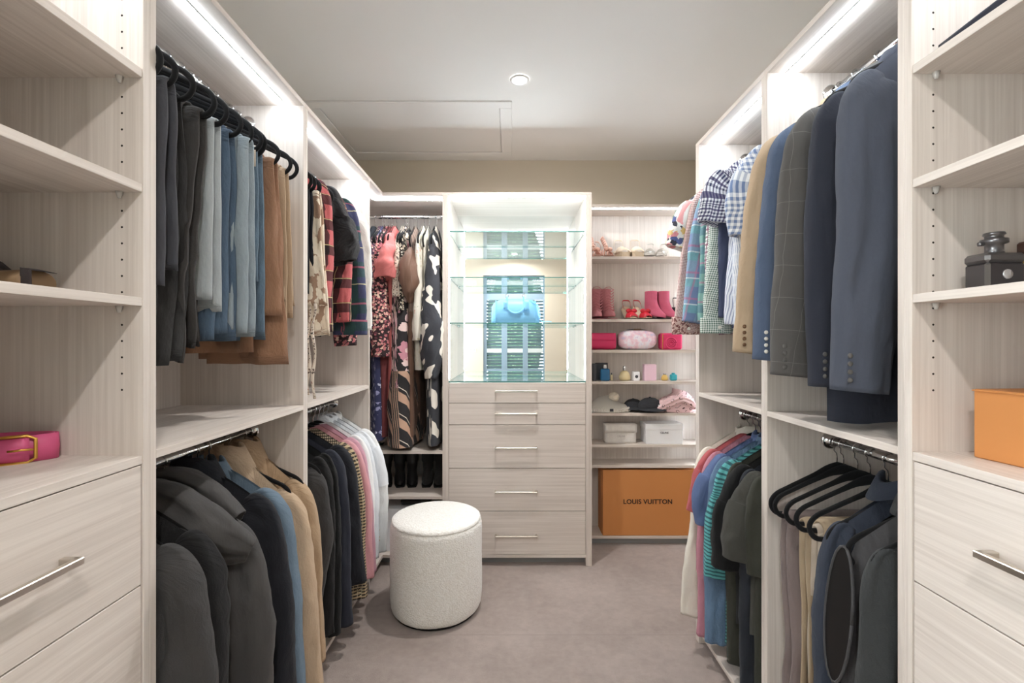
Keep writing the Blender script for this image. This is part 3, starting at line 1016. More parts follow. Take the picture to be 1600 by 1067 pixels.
cm('pink_satin', 212, 135, 144, rough=0.45, var=0.1)
cm('coral', 225, 86, 81, var=0.12)
cm('dark_red', 115, 30, 34)
cm('brown_satin', 120, 82, 59, rough=0.4, var=0.2)
cm('green_satin', 39, 82, 59, rough=0.5)
cm('navy_suit', 70, 75, 90, sc=1200, bump=0.2, var=0.1)
cm('navy_dark', 43, 46, 59, sc=1200, bump=0.2, var=0.1)
cm('blue_cotton', 72, 90, 120, var=0.15)
cm('tan_cotton', 182, 152, 116, var=0.12)
cm('polo_blue', 73, 99, 151, var=0.12)
cm('denim_knit', 82, 118, 154, bump=0.6, sc=350, var=0.12)
cm('rose_knit', 192, 109, 131, bump=0.6, sc=350, var=0.12)
cm('red_cotton', 185, 43, 52)
cm('olive_tee', 70, 69, 63, var=0.15)
cm('dark_olive', 59, 59, 50)
cm('ink_knit', 41, 45, 54)
cm('mauve_pant', 131, 113, 109)
cm('khaki', 172, 147, 113, var=0.12)
cm('stone_pant', 185, 167, 147)
cm('vest_grey', 67, 65, 67, rough=0.6)
cm('jacket_grey', 55, 57, 58, sc=400, bump=0.4)
cm('vest_lining', 13, 13, 14, rough=0.4)
cm('denim_collar', 50, 57, 73, var=0.2)
K['grey_check'] = plaid('grey_check', C(88, 84, 82), [('u', 0.07, 0.018, 0.2, C(120, 116, 112), 0.8), ('v', 0.09, 0.014, 0.1, C(120, 116, 112), 0.8)], sc=1200, bump=0.2)
K['tweed'] = plaid('tweed', C(214, 190, 150), [('u', 0.009, 0.4, 0, C(60, 50, 46), 0.85), ('v', 0.012, 0.35, 0, C(46, 40, 40), 0.9)], bump=0.5)
K['fringe_tweed'] = plaid('fringe_tweed', C(190, 160, 112), [('v', 0.014, 0.5, 0, C(44, 38, 36), 0.95), ('u', 0.02, 0.2, 0, C(220, 200, 160), 0.5)], bump=0.5)
K['red_tartan'] = plaid('red_tartan', C(196, 48, 52), [('u', 0.11, 0.42, 0.0, C(30, 28, 34), 0.85), ('v', 0.11, 0.42, 0.1, C(26, 30, 34), 0.8), ('u', 0.11, 0.03, 0.7, C(226, 196, 120), 0.8), ('v', 0.11, 0.03, 0.72, C(226, 196, 120), 0.8)])
K['navy_tartan'] = plaid('navy_tartan', C(52, 56, 96), [('u', 0.13, 0.4, 0.0, C(38, 76, 72), 0.85), ('v', 0.17, 0.42, 0.3, C(40, 78, 74), 0.75), ('u', 0.13, 0.05, 0.62, C(190, 60, 90), 0.75), ('v', 0.17, 0.05, 0.05, C(170, 60, 96), 0.75), ('v', 0.17, 0.022, 0.5, C(214, 204, 140), 0.85)])
K['chain_print'] = floral('chain_print', C(170, 128, 96), [C(240, 222, 196), C(232, 208, 178)], 26, 0.60, (1, 0.6))
K['ruched_black'] = cloth('ruched_black', C(44, 42, 44), bump=0.9, rough=0.6, var=0.3)
K['beaded'] = plaid('beaded', C(34, 34, 40), [('u', 0.05, 0.16, 0.3, C(226, 226, 226), 0.9), ('v', 0.008, 0.4, 0, C(34, 34, 40), 0.9)])
K['ditsy'] = floral('ditsy_floral', C(58, 40, 44), [C(214, 92, 96), C(232, 150, 140), C(246, 208, 180), C(120, 50, 66), C(198, 84, 100)], 75, 0.55, (0.8, 1))
K['ditsy2'] = floral('ditsy_floral_mauve', C(80, 56, 76), [C(200, 120, 130), C(226, 176, 160), C(240, 214, 190), C(150, 90, 120), C(90, 60, 90)], 90, 0.55)
K['speckle'] = floral('speckle_cream', C(234, 216, 196), [C(120, 96, 84), C(190, 140, 120), C(90, 80, 76)], 95, 0.36)
K['dots'] = floral('dots_black', C(50, 44, 42), [C(234, 222, 200), C(226, 206, 176)], 70, 0.40)
K['brown_stripe'] = plaid('brown_stripe', C(150, 122, 108), [('u', 0.03, 0.4, 0, C(92, 74, 66), 0.8), ('u', 0.011, 0.3, 0, C(190, 160, 140), 0.4)], rough=0.5)
K['lily'] = floral('lily_print', C(52, 48, 50), [C(232, 170, 178), C(246, 212, 206), C(214, 130, 150), C(240, 220, 190), C(240, 200, 200)], 19, 0.5, (1.0, 0.75), C(206, 110, 130))
def chevron():
    n = NT('chevron_scarf'); u, v = sep(n)
    d = n.math('ADD', n.math('MULTIPLY', n.math('ABSOLUTE', n.math('SUBTRACT', u, 0.02)), -1.6), v)
    c = n.mix(band(n, d, 0.17, 0.36), C(50, 47, 49), C(202, 154, 122))
    c = n.mix(band(n, d, 0.17, 0.035, 0.5), c, C(238, 224, 206))
    return weave(n, c, rough=0.5)
K['chevron'] = chevron()
K['abstract'] = blobs('abstract_black', C(62, 63, 70), C(238, 228, 214), 13, 0.585, (1, 0.7))
K['cream_floral'] = floral('cream_floral', C(238, 230, 214), [C(216, 206, 170), C(226, 190, 170), C(196, 200, 170)], 30, 0.3)
K['navy_floral'] = floral('navy_floral', C(48, 52, 96), [C(200, 200, 226), C(150, 150, 200), C(228, 220, 236)], 24, 0.3)
K['white_floral'] = floral('white_floral', C(240, 238, 232), [C(64, 82, 150), C(228, 190, 90), C(222, 120, 130), C(90, 140, 100), C(60, 60, 74), C(240, 150, 150)], 34, 0.56)
K['red_micro'] = gingham('red_microcheck', C(236, 214, 208), C(146, 74, 74), 0.0065)
K['red_print'] = floral('red_print_cuff', C(214, 176, 164), [C(140, 70, 66), C(120, 56, 56)], 150, 0.5)
K['madras'] = plaid('madras', C(120, 156, 192), [('u', 0.09, 0.4, 0, C(84, 108, 168), 0.7), ('v', 0.11, 0.35, 0.1, C(96, 176, 186), 0.7), ('v', 0.11, 0.08, 0.6, C(196, 90, 140), 0.6), ('u', 0.09, 0.09, 0.6, C(196, 90, 140), 0.5), ('v', 0.11, 0.05, 0.8, C(226, 230, 236), 0.7)])
K['teal_plaid'] = plaid('teal_plaid', C(120, 176, 168), [('u', 0.05, 0.4, 0, C(84, 150, 150), 0.7), ('v', 0.08, 0.4, 0.1, C(60, 110, 140), 0.6), ('v', 0.08, 0.1, 0.6, C(190, 100, 150), 0.6)])
K['multi_gingham'] = gingham('multi_gingham', C(244, 244, 244), C(70, 130, 110), 0.016, C(150, 70, 110))
K['green_gingham'] = gingham('green_gingham', C(232, 238, 232), C(66, 110, 92), 0.0085)
K['navy_gingham'] = gingham('navy_gingham', C(236, 238, 244), C(34, 44, 92), 0.013, C(70, 60, 110))
K['blue_gingham'] = gingham('blue_gingham', C(236, 240, 246), C(92, 122, 176), 0.02)
K['blue_stripe'] = plaid('blue_stripe', C(226, 230, 240), [('u', 0.011, 0.4, 0, C(104, 122, 170), 0.75)])
K['stripe_fine'] = plaid('stripe_fine', C(232, 236, 244), [('u', 0.008, 0.42, 0, C(130, 150, 192), 0.7), ('v', 0.035, 0.2, 0, C(240, 240, 244), 0.4)])
K['navy_shirt'] = cloth('navy_shirt', C(52, 62, 96))
K['teal_stripe'] = plaid('teal_stripe', C(62, 176, 178), [('v', 0.014, 0.42, 0, C(30, 84, 96), 0.9)])
K['teal_stripe_c'] = plaid('teal_stripe_sleeve', C(62, 176, 178), [('v', 0.014, 0.42, 0, C(30, 84, 96), 0.9)])
M_VLIN = plain('vest_lining_shade', C(12, 12, 13), 0.45, 0, 0.3)
M_SEAM = plain('seam_dark', C(36, 37, 42), 0.9)  # darker tone for the armhole seam lines of the blazers
M_BTN_W = plain('button_white', C(232, 228, 220), 0.4)
M_BTN_B = plain('button_brown', C(120, 90, 66), 0.4)
M_BTN_S = plain('button_grey', C(96, 94, 92), 0.35)

# ---------------------------------------------------------------- left run, lower rod: coats
JX = dict(rx=(0.082, 0.085, 0.072, 0.062), ry=(0.034, 0.038, 0.034, 0.03))
COATS = [
 (1.075, 'charcoal brushed-wool coat hanging next to the drawer cabinet', 'charcoal_wool', dict(hem=-0.80, sl=0.60, out=0.292, xb=0.315, col={'stand': 0.02, 'leaf': 0.05, 'th': 0.006}, th=0.07)),
 (1.155, 'black coat with shoulder seams hanging beside the hooded parka', 'black_wool', dict(hem=-0.86, sl=0.62, out=0.272, xb=0.27, col={'stand': 0.05, 'leaf': 0.05, 'th': 0.012}, th=0.07)),
 (1.30, 'dark grey hooded parka with quilted sleeves on the lower rod', 'parka', dict(hem=-0.84, sl=0.66, out=0.315, xb=0.315, fwd=0.02, th=0.10, fold=0.02, drop=0.12, rx=(0.09, 0.095, 0.085, 0.078), ry=(0.04, 0.046, 0.042, 0.036))),
 (1.435, 'black navy wool overcoat with broad turned collar on the lower rod', 'navy_wool', dict(hem=-0.88, sl=0.64, out=0.295, xb=0.315, col={'stand': 0.045, 'leaf': 0.09, 'th': 0.012, 'spread': 2.2}, th=0.06)),
 (1.49, 'pale blue denim jacket squeezed between navy overcoat and camel coat', 'denim_light', dict(hem=-0.74, sl=0.66, out=0.30, xb=0.318, col={'stand': 0.03, 'leaf': 0.06, 'th': 0.005, 'spread': 1.9}, th=0.035)),
 (1.595, 'long camel wool coat with wide lapels beside the denim jacket', 'camel', dict(hem=-0.90, sl=0.72, out=0.308, xb=0.335, drop=0.13, col={'stand': 0.05, 'leaf': 0.11, 'th': 0.008, 'spread': 2.4}, th=0.07)),
 (1.69, 'tan camel coat hanging last against the bay divider', 'camel_dark', dict(hem=-0.88, sl=0.62, out=0.285, xb=0.30, drop=0.12, col={'stand': 0.05, 'leaf': 0.11, 'th': 0.008, 'spread': 2.2}, th=0.06)),
]
for t, lab, m, kw in COATS:
    k = dict(JX); k.update(kw)
    g = top('LL', t, 'coat', lab, 'coat', K[m], **k)
    if m == 'parka':
        # hood lying over the shoulder towards the aisle
        limb(g, K['parka'], [(-0.09, -0.05, -0.085, 0.03, 0.02), (-0.03, -0.065, -0.085, 0.055, 0.04), (0.06, -0.075, -0.105, 0.068, 0.046), (0.15, -0.075, -0.15, 0.07, 0.046), (0.225, -0.065, -0.20, 0.058, 0.036), (0.275, -0.05, -0.225, 0.03, 0.02)], 'hood', wr=0.22, seed=3.3)
        limb(g, K['parka'], [(-0.05, 0.0, -0.06, 0.03, 0.03), (0.03, 0.01, -0.07, 0.05, 0.04), (0.12, 0.015, -0.115, 0.05, 0.04), (0.20, 0.01, -0.17, 0.03, 0.03)], 'hood_lining', wr=0.2, seed=1.3)

# ---------------------------------------------------------------- left run, far bay, lower rod
LOW2 = [
 (1.84, 'short charcoal jacket hanging against the divider beside black coats', 'charcoal_wool', 'jacket', dict(hem=-0.62, sl=0.50, out=0.272, xb=0.22, drop=0.12)),
 (1.905, 'black jacket with rounded shoulders beside the navy blazers', 'black_wool', 'jacket', dict(hem=-0.80, sl=0.68, out=0.25)),
 (1.965, 'second black jacket touching the long navy sleeve', 'black_cotton', 'jacket', dict(hem=-0.82, sl=0.72, out=0.255)),
 (2.03, 'dark navy knitted cardigan with long sleeves reaching the bottom shelf', 'navy_dark', 'cardigan', dict(hem=-0.78, sl=0.72, out=0.27, xb=0.285)),
 (2.105, 'navy jacket with a wide straight sleeve beside the tweed', 'navy_wool', 'jacket', dict(hem=-0.74, sl=0.58, out=0.285, xb=0.315, rx=(0.085, 0.09, 0.085, 0.08), ry=(0.034, 0.038, 0.036, 0.034))),
 (2.175, 'beige and black tweed jacket beside the pink jackets', 'tweed', 'jacket', dict(hem=-0.76, sl=0.68, out=0.29, xb=0.30, smat='fringe_tweed')),
 (2.235, 'salmon pink satin jacket behind the tweed jacket', 'pink_satin', 'jacket', dict(hem=-0.74, sl=0.62, out=0.30, xb=0.315)),
 (2.29, 'soft pink shirt next to the white shirts', 'pink_cotton', 'shirt', dict(hem=-0.74, sl=0.62, out=0.29, xb=0.31, col={})),
 (2.345, 'white long-sleeved shirt touching the pink shirt', 'white_cotton', 'shirt', dict(hem=-0.80, sl=0.60, out=0.285, col={})),
 (2.395, 'pale blue-white shirt with a pointed collar among white shirts', 'white_shirt', 'shirt', dict(hem=-0.72, sl=0.60, out=0.29, col={'leaf': 0.05})),
 (2.45, 'white short-sleeved shirt hanging in front of the white jacket', 'white_shirt', 'shirt', dict(hem=-0.70, sl=0.26, out=0.30, xb=0.325, col={'leaf': 0.055}, rx=(0.08, 0.09, 0.09, 0.085))),
 (2.51, 'white tailored jacket with gold cuff buttons beside the end panel', 'white_cotton', 'jacket', dict(hem=-0.78, sl=0.62, out=0.305, xb=0.30, col={'leaf': 0.06, 'th': 0.005}, rx=(0.08, 0.095, 0.085, 0.072))),
]
for t, lab, m, cat, kw in LOW2:
    k = dict(rx=(0.074, 0.078, 0.068, 0.06), ry=(0.026, 0.028, 0.026, 0.024), th=0.045)
    k.update(kw)
    if 'smat' in k: k['smat'] = K[k['smat']]
    g = top('LL', t, cat, lab, cat, K[m], **k)
    if 'gold cuff' in lab:
        buttons(g, M_GOLD, [(0.262, -0.024, -0.72 + 0.018 * q) for q in range(4)], 0.009, -1)

# ---------------------------------------------------------------- left run, upper rod: trousers
PANTS = [
 (1.075, 'slate grey trousers folded over the hanger beside the shelf cabinet', [('slate', dict(x1=0.205, w=0.14, lf=0.46, lb=0.42, fold=0.004))]),
 (1.135, 'black trousers folded over a velvet hanger beside slate trousers', [('black_pant', dict(x1=0.18, w=0.26, lf=0.64, lb=0.63, fold=0.024, nf=3.0)), ('black_pant', dict(x1=0.16, w=0.2, lf=0.62, lb=0.55, fold=0.016, gap=0.03))]),
 (1.215, 'charcoal trousers with soft folds draped over a velvet hanger', [('charcoal_pant', dict(x1=0.185, w=0.27, lf=0.635, lb=0.6, fold=0.03, th=0.018, nf=2.6)), ('charcoal_pant', dict(x1=0.15, w=0.22, lf=0.62, lb=0.6, fold=0.018, gap=0.032))]),
 (1.268, 'faded white jeans showing a sliver behind charcoal trousers', [('white_denim', dict(x1=0.19, w=0.2, lf=0.47, lb=0.5, fold=0.002))]),
 (1.335, 'mid blue jeans folded lengthwise over a hanger', [('blue_denim', dict(x1=0.19, w=0.22, lf=0.56, lb=0.58, fold=0.008)), ('blue_denim', dict(x1=0.17, w=0.2, lf=0.58, lb=0.5, fold=0.008, gap=0.026))]),
 (1.39, 'pale grey-blue jeans hanging beside the mid blue jeans', [('pale_denim', dict(x1=0.215, w=0.24, lf=0.56, lb=0.57, fold=0.008)), ('pale_denim', dict(x1=0.185, w=0.2, lf=0.55, lb=0.5, fold=0.01, gap=0.026))]),
 (1.465, 'distressed blue denim jeans with light patch on a hanger', [('worn_denim', dict(x1=0.20, w=0.26, lf=0.40, lb=0.58, fold=0.012, th=0.018)), ('worn_denim', dict(x1=0.14, w=0.2, lf=0.36, lb=0.56, fold=0.01, gap=0.03))]),
 (1.55, 'rust brown cargo trousers with buttoned cuff on a hanger', [('rust', dict(x1=0.205, w=0.26, lf=0.50, lb=0.66, fold=0.016, th=0.018, lean=0.03)), ('rust', dict(x1=0.165, w=0.22, lf=0.62, lb=0.64, fold=0.016, gap=0.03))]),
 (1.635, 'tan twill trousers folded over the hanger beside the divider', [('tan_twill', dict(x1=0.205, w=0.2, lf=0.55, lb=0.5, fold=0.008, lean=0.015)), ('tan_twill', dict(x1=0.185, w=0.2, lf=0.45, lb=0.46, fold=0.008, gap=0.026, lean=0.03))]),
]
for i, (t, lab, legs) in enumerate(PANTS):
    g = hang('LU', t, 'trousers', lab, 'trousers', 'black velvet hanger carrying the ' + short(lab))
    for j, (m, kw) in enumerate(legs):
        drape(g, K[m], seed=i * 2.1 + j, **kw)
    if 'distressed' in lab:
        slab('patch', [[(0.155 - 0.05 * a / 4, -0.062 - 0.002 * b, -0.38 - 0.11 * b / 5) for a in range(5)] for b in range(6)], 0.003, K['pale_denim'], g)
        slab('waistband', [[(0.203 - 0.15 * a / 6, -0.03 - 0.018 * math.sin(a / 6 * PI), -0.226 - 0.05 * b / 3) for a in range(7)] for b in range(4)], 0.008, K['cream_lining'], g)
        slab('belt_loop', [[(0.16 - 0.016 * a / 2, -0.064, -0.52 - 0.10 * b / 4) for a in range(3)] for b in range(5)], 0.004, K['pale_denim'], g)
    if 'cargo' in lab:
        slab('cuff_tab', [[(0.16 - 0.09 * a / 5, -0.062 - 0.01 * math.sin(a / 5 * PI), -0.70 + 0.02 * a / 5 - 0.045 * b / 3) for a in range(6)] for b in range(4)], 0.006, K['rust'], g)
        buttons(g, M_BTN_W, [(0.145, -0.066, -0.72)], 0.011, -1)
for t, lab in [(1.045, 'empty black velvet hanger crammed against the near divider'),
               (1.25, 'empty black velvet hanger behind the charcoal trousers'), (1.43, 'empty black velvet hanger between pale and distressed jeans'), (1.505, 'empty black velvet hanger between distressed jeans and rust trousers'), (1.68, 'empty black velvet hanger behind the tan trousers')]:
    hanger('LU', t, lab, rnd.uniform(-0.2, 0.2), 'slim velvet hangers')

# ---------------------------------------------------------------- left run, far bay, upper rod
g = hang('LU', 1.835, 'evening_top', 'black top with white beaded edging beside the divider', 'top', 'black velvet hanger carrying the black beaded top')
drape(g, K['beaded'], 'body', x1=0.20, w=0.16, lf=0.40, lb=0.36, fold=0.006)
g = hang('LU', 1.885, 'trousers', 'beige chain-print trousers folded beside the red tartan shirt', 'trousers', 'black velvet hanger carrying the beige chain-print trousers')
drape(g, K['chain_print'], x1=0.215, w=0.10, lf=0.44, lb=0.56, fold=0.008, lean=0.03)
drape(g, K['chain_print'], x1=0.17, w=0.12, lf=0.58, lb=0.5, fold=0.008, gap=0.028)
g = top('LU', 1.955, 'shirt', 'red tartan flannel shirt with black hem in the far left bay', 'shirt', K['red_tartan'], hem=-0.80, sl=0.60, out=0.24, th=0.05, col={'leaf': 0.05}, hw=0.19, skew=0.05)
torso(g, K['black_cotton'], 'hem_band', sh=0.192, zn=-0.79, drop=0.0, dip=0, neck=0.05, hem=-0.825, cw=0.192, hw=0.192, th=0.054, fold=0.012, skew=0.05, nv=4)
g = top('LU', 2.06, 'blouse', 'black ruched blouse with puffed short sleeve over tartan shirts', 'blouse', K['ruched_black'], hem=-0.50, sl=0.30, out=0.295, xb=0.30, th=0.06, rx=(0.09, 0.12, 0.115, 0.08), ry=(0.04, 0.055, 0.055, 0.04), wr=0.28)
g = top('LU', 2.15, 'shirt', 'second red tartan shirt showing its shoulder above the black blouse', 'shirt', K['red_tartan'], hem=-0.66, sl=0.55, out=0.25, th=0.04, col={'leaf': 0.05})
g = top('LU', 2.225, 'shirt', 'navy and green tartan shirt with long cuffed sleeve', 'shirt', K['navy_tartan'], hem=-0.74, sl=0.60, out=0.285, xb=0.295, th=0.05, col={'leaf': 0.05}, rx=(0.085, 0.09, 0.085, 0.075), ry=(0.034, 0.036, 0.036, 0.034), cuff=K['navy_tartan'], cuffh=0.07)
g = top('LU', 2.32, 'blouse', 'small floral print blouse peeping out below the navy tartan sleeve', 'blouse', K['ditsy'], hem=-0.76, sl=0.66, out=0.22, th=0.04)
g = top('LU', 2.42, 'cardigan', 'cream ribbed knit cardigan hanging beside the end panel', 'cardigan', K['cream_knit'], hem=-0.70, sl=0.58, out=0.265, xb=0.262, th=0.05, rx=(0.08, 0.08, 0.07, 0.065))
g = top('LU', 2.49, 'shirt', 'plain white shirt pressed against the end panel', 'shirt', K['white_cotton'], hem=-0.74, sl=0.56, out=0.24, xb=0.245, th=0.04)
st2 = thing('fabric_sash', 'thin floral print sash dangling to the shelf below tartan shirts', 'sash', (-0.985, 1.86, 1.4))
for k, dx in enumerate((0.185, 0.205)):
    grid = [[(dx + 0.012 * (a - 0.5) + 0.006 * math.sin(b * 0.7 + k), -0.01 + 0.004 * math.sin(b * 0.9 + a * 2), 0.10 - (0.36 + 0.015 * k) * b / 18) for a in (0, 0.5, 1)] for b in range(19)]
    slab('strap', grid, 0.002, K['speckle'], st2)
for t, lab in [(1.815, 'empty black velvet hanger crammed behind the middle divider'), (1.92, 'empty black velvet hanger between chain-print trousers and tartan shirt'), (2.01, 'empty black velvet hanger between red tartan shirt and black blouse')]:
    hanger('LU', t, lab, rnd.uniform(-0.2, 0.2), 'slim velvet hangers')

# ---------------------------------------------------------------- back bay: long dresses, hung side-on
def dress(t, name, lab, m, hem=-1.40, th=0.07, sl=None, sm=None, out=0.24, hw=0.2, fold=0.014, cat='dress', rx=(0.07, 0.08, 0.07, 0.06), ry=(0.03, 0.034, 0.034, 0.03), fwd=0.0, wr=0.15, drop=0.10, sh=0.19, lean=0.0):
    global HN
    HN += 1
    g = hang('B', t, name, lab, cat, 'black velvet hanger carrying the ' + short(lab))
    torso(g, K[m], hem=hem, th=th, fold=fold, hw=hw, sh=sh, cw=0.195, drop=drop, seed=HN * 1.1, nf=3, nv=44, lean=lean)
    if sl:
        for s in (1, -1):
            arm(g, K[sm or m], s, sh, -0.068 - drop - 0.012, sl, out, fwd, rx, ry, HN + s, wr)
    return g
dress(-0.88, 'dress', 'dark plum dress half hidden behind the end panel', 'ink_knit', -1.10, 0.03)
dress(-0.835, 'dress', 'mauve small-floral dress hanging beside the end panel', 'ditsy2', -1.05, 0.05, 0.62, None, 0.24, ry=(0.03, 0.04, 0.045, 0.04))
dress(-0.80, 'dress', 'red small-floral dress with long sleeves beside the coral dress', 'ditsy', -1.0, 0.07, 0.72, None, 0.25, ry=(0.03, 0.05, 0.06, 0.05), fwd=0.0)
dress(-0.825, 'skirt', 'navy dress with white blossom print near the end panel', 'navy_floral', -1.40, 0.09, cat='dress', hw=0.235)
dress(-0.775, 'gown', 'dark red long gown behind the coral dress', 'dark_red', -1.38, 0.05, hw=0.21)
dress(-0.745, 'dress', 'coral red dress with puffed short sleeve', 'coral', -1.20, 0.05, 0.26, None, 0.30, rx=(0.08, 0.12, 0.12, 0.08), ry=(0.045, 0.06, 0.066, 0.05), wr=0.32)
dress(-0.69, 'dress', 'cream speckled dress with half sleeve beside the coral dress', 'speckle', -1.15, 0.04, 0.36, None, 0.25, ry=(0.02, 0.026, 0.03, 0.03))
dress(-0.665, 'dress', 'black and cream dotted dress beside the speckled dress', 'dots', -1.25, 0.04, 0.44, None, 0.24, ry=(0.018, 0.02, 0.022, 0.02))
g = dress(-0.675, 'gown', 'black gown with pink lily print and chevron scarf hem', 'lily', -1.08, 0.12, hw=0.25, cat='gown', fold=0.02, lean=0.0)
torso(g, K['chevron'], 'skirt_panel', sh=0.25, zn=-0.98, drop=0.0, dip=0, neck=0.05, hem=-1.435, cw=0.25, hw=0.27, th=0.16, t0=0.125, fold=0.012, seed=2.0)
g = dress(-0.615, 'dress', 'brown striped satin dress with draped cowl sleeve', 'brown_stripe', -0.62, 0.06, cat='dress')
limb(g, K['brown_satin'], [(0.15, 0.0, -0.30, 0.09, 0.03), (0.20, 0.0, -0.36, 0.09, 0.04), (0.205, 0.0, -0.45, 0.08, 0.042), (0.16, 0.0, -0.55, 0.06, 0.026)], 'cowl', wr=0.3)
torso(g, K['brown_satin'], 'skirt', sh=0.2, zn=-0.5, drop=0.0, dip=0, neck=0.05, hem=-1.38, cw=0.2, hw=0.22, th=0.05, t0=0.05, fold=0.012, seed=4.0)
dress(-0.565, 'dress', 'cream floral dress with fringed hem beside the brown satin dress', 'cream_floral', -0.98, 0.06, 0.62, None, 0.24, ry=(0.02, 0.028, 0.032, 0.034))
dress(-0.535, 'dress', 'off-white linen dress tucked beside the black and white gown', 'cream_linen', -0.9, 0.04)
dress(-0.485, 'gown', 'black gown with white abstract brush print beside the display cabinet', 'abstract', -1.43, 0.085, 0.85, None, 0.26, hw=0.24, rx=(0.07, 0.12, 0.13, 0.06), ry=(0.03, 0.055, 0.062, 0.03), cat='gown', wr=0.2)
o = thing('folded_scarf', 'dark green satin scarf lying on the shelf below the navy dress', 'scarf', (-0.86, 2.93, 0.693))
slab('cloth', [[(-0.06 + 0.014 * a, -0.05 + 0.014 * b, 0.008 + 0.014 * abs(math.sin(a * 0.9 + b * 0.5))) for a in range(9)] for b in range(8)], 0.008, K['green_satin'], o)

# ---------------------------------------------------------------- right run, far bay, upper rod: shirts
SHX = dict(rx=(0.072, 0.078, 0.066, 0.056), ry=(0.024, 0.028, 0.026, 0.022), th=0.04, col={'leaf': 0.045})
SHIRTS = [
 (2.075, 'white shirt with bright multicolour floral print and short sleeve', 'white_floral', dict(hem=-0.72, sl=0.24, out=0.33, xb=0.37, rx=(0.08, 0.095, 0.1, 0.09), ry=(0.03, 0.035, 0.04, 0.035))),
 (2.035, 'red and white micro-check shirt with buttoned cuff', 'red_micro', dict(hem=-0.74, sl=0.60, out=0.315, xb=0.35, cuff='red_print', cuffh=0.075)),
 (1.985, 'blue madras plaid shirt with pink lines beside the red check shirt', 'madras', dict(hem=-0.74, sl=0.56, out=0.30, xb=0.325)),
 (1.94, 'teal plaid shirt squeezed between madras and multicolour gingham shirts', 'teal_plaid', dict(hem=-0.72, sl=0.56, out=0.27, xb=0.28)),
 (1.90, 'white shirt with green and purple gingham lines', 'multi_gingham', dict(hem=-0.78, sl=0.58, out=0.262, xb=0.27)),
 (1.85, 'green gingham shirt with rolled cuff', 'green_gingham', dict(hem=-0.72, sl=0.60, out=0.275, xb=0.305, cuff='green_gingham', cuffh=0.06, fwd=0.012)),
 (1.80, 'plain navy shirt between green gingham and striped shirts', 'navy_shirt', dict(hem=-0.76, sl=0.55, out=0.255)),
 (1.76, 'navy and white gingham shirt with short sleeve', 'navy_gingham', dict(hem=-0.74, sl=0.20, out=0.33, xb=0.345, rx=(0.085, 0.10, 0.105, 0.10), ry=(0.03, 0.036, 0.04, 0.036), fwd=-0.01)),
 (1.70, 'blue and white pinstriped shirt with long sleeve', 'blue_stripe', dict(hem=-0.74, sl=0.58, out=0.26, xb=0.275)),
 (1.665, 'white shirt with fine blue stripes and long sleeve hanging lowest', 'stripe_fine', dict(hem=-0.80, sl=0.66, out=0.262, xb=0.26, rx=(0.075, 0.085, 0.085, 0.085), ry=(0.026, 0.03, 0.032, 0.03), cuff='stripe_fine', cuffh=0.05, fwd=0.012)),
 (1.615, 'light blue gingham shirt with short sleeve beside the suit jackets', 'blue_gingham', dict(hem=-0.74, sl=0.28, out=0.30, xb=0.305, rx=(0.085, 0.10, 0.105, 0.095), ry=(0.028, 0.032, 0.034, 0.03))),
]
for t, lab, m, kw in SHIRTS:
    k = dict(SHX); k.update(kw)
    if 'cuff' in k: k['cuff'] = K[k['cuff']]
    g = top('RU', t, 'shirt', lab, 'shirt', K[m], **k)
    if 'micro-check' in lab or 'rolled' in lab:
        buttons(g, M_BTN_W, [(k['xb'] - 0.06, 0.026 + k.get('fwd', 0), -0.185 - 0.60 + 0.03)], 0.007, 1)

# ---------------------------------------------------------------- right run, near bay, upper rod: jackets
BLX = dict(rx=(0.085, 0.085, 0.076, 0.066), ry=(0.036, 0.04, 0.036, 0.03), th=0.055, sh=0.2, drop=0.11, wr=0.11, fold=0.010)
JACK = [
 (1.495, 'tan cotton blazer with cuff buttons beside the blue jacket', 'tan_cotton', dict(hem=-0.76, sl=0.66, out=0.315, xb=0.345, fold=0.012, wr=0.14), M_BTN_B),
 (1.425, 'mid blue cotton blazer between tan blazer and grey check blazer', 'blue_cotton', dict(hem=-0.80, sl=0.68, out=0.295, xb=0.315, wr=0.12), M_BTN_W),
 (1.335, 'grey windowpane check blazer between blue and navy blazers', 'grey_check', dict(hem=-0.78, sl=0.72, out=0.295, xb=0.312, rx=(0.09, 0.095, 0.088, 0.075)), M_BTN_S),
 (1.245, 'dark navy blazer hanging behind the slate navy blazer', 'navy_dark', dict(hem=-1.02, sl=0.74, out=0.265, xb=0.26), M_BTN_S),
 (1.15, 'slate navy blazer with curved shoulder seam beside the shelf cabinet', 'navy_suit', dict(hem=-0.78, sl=0.74, out=0.265, xb=0.285, fwd=0.03, hw=0.225), M_BTN_S),
]
for t, lab, m, kw, bm_ in JACK:
    k = dict(BLX); k.update(kw)
    g = top('RU', t, 'blazer', lab, 'blazer', K[m], col={'stand': 0.035, 'leaf': 0.05, 'th': 0.005, 'spread': 1.7}, **k)
    ze = -0.068 - 0.11 - 0.012 - k['sl']
    buttons(g, bm_, [(k['xb'] - 0.024, 0.029 + k.get('fwd', 0), ze + 0.03 + 0.019 * q) for q in range(4)], 0.006, 1)
    # curved armhole seam
    fw_ = k.get('fwd', 0)
    pts = [(0.178 - 0.035 * math.sin(q / 9 * PI * 0.6), 0.024 + 0.004 * q / 9 + fw_ * 0.35, -0.20 - 0.22 * q / 9) for q in range(10)]
    tube('shoulder_seam', pts, 0.0016, M_SEAM, g, 6)

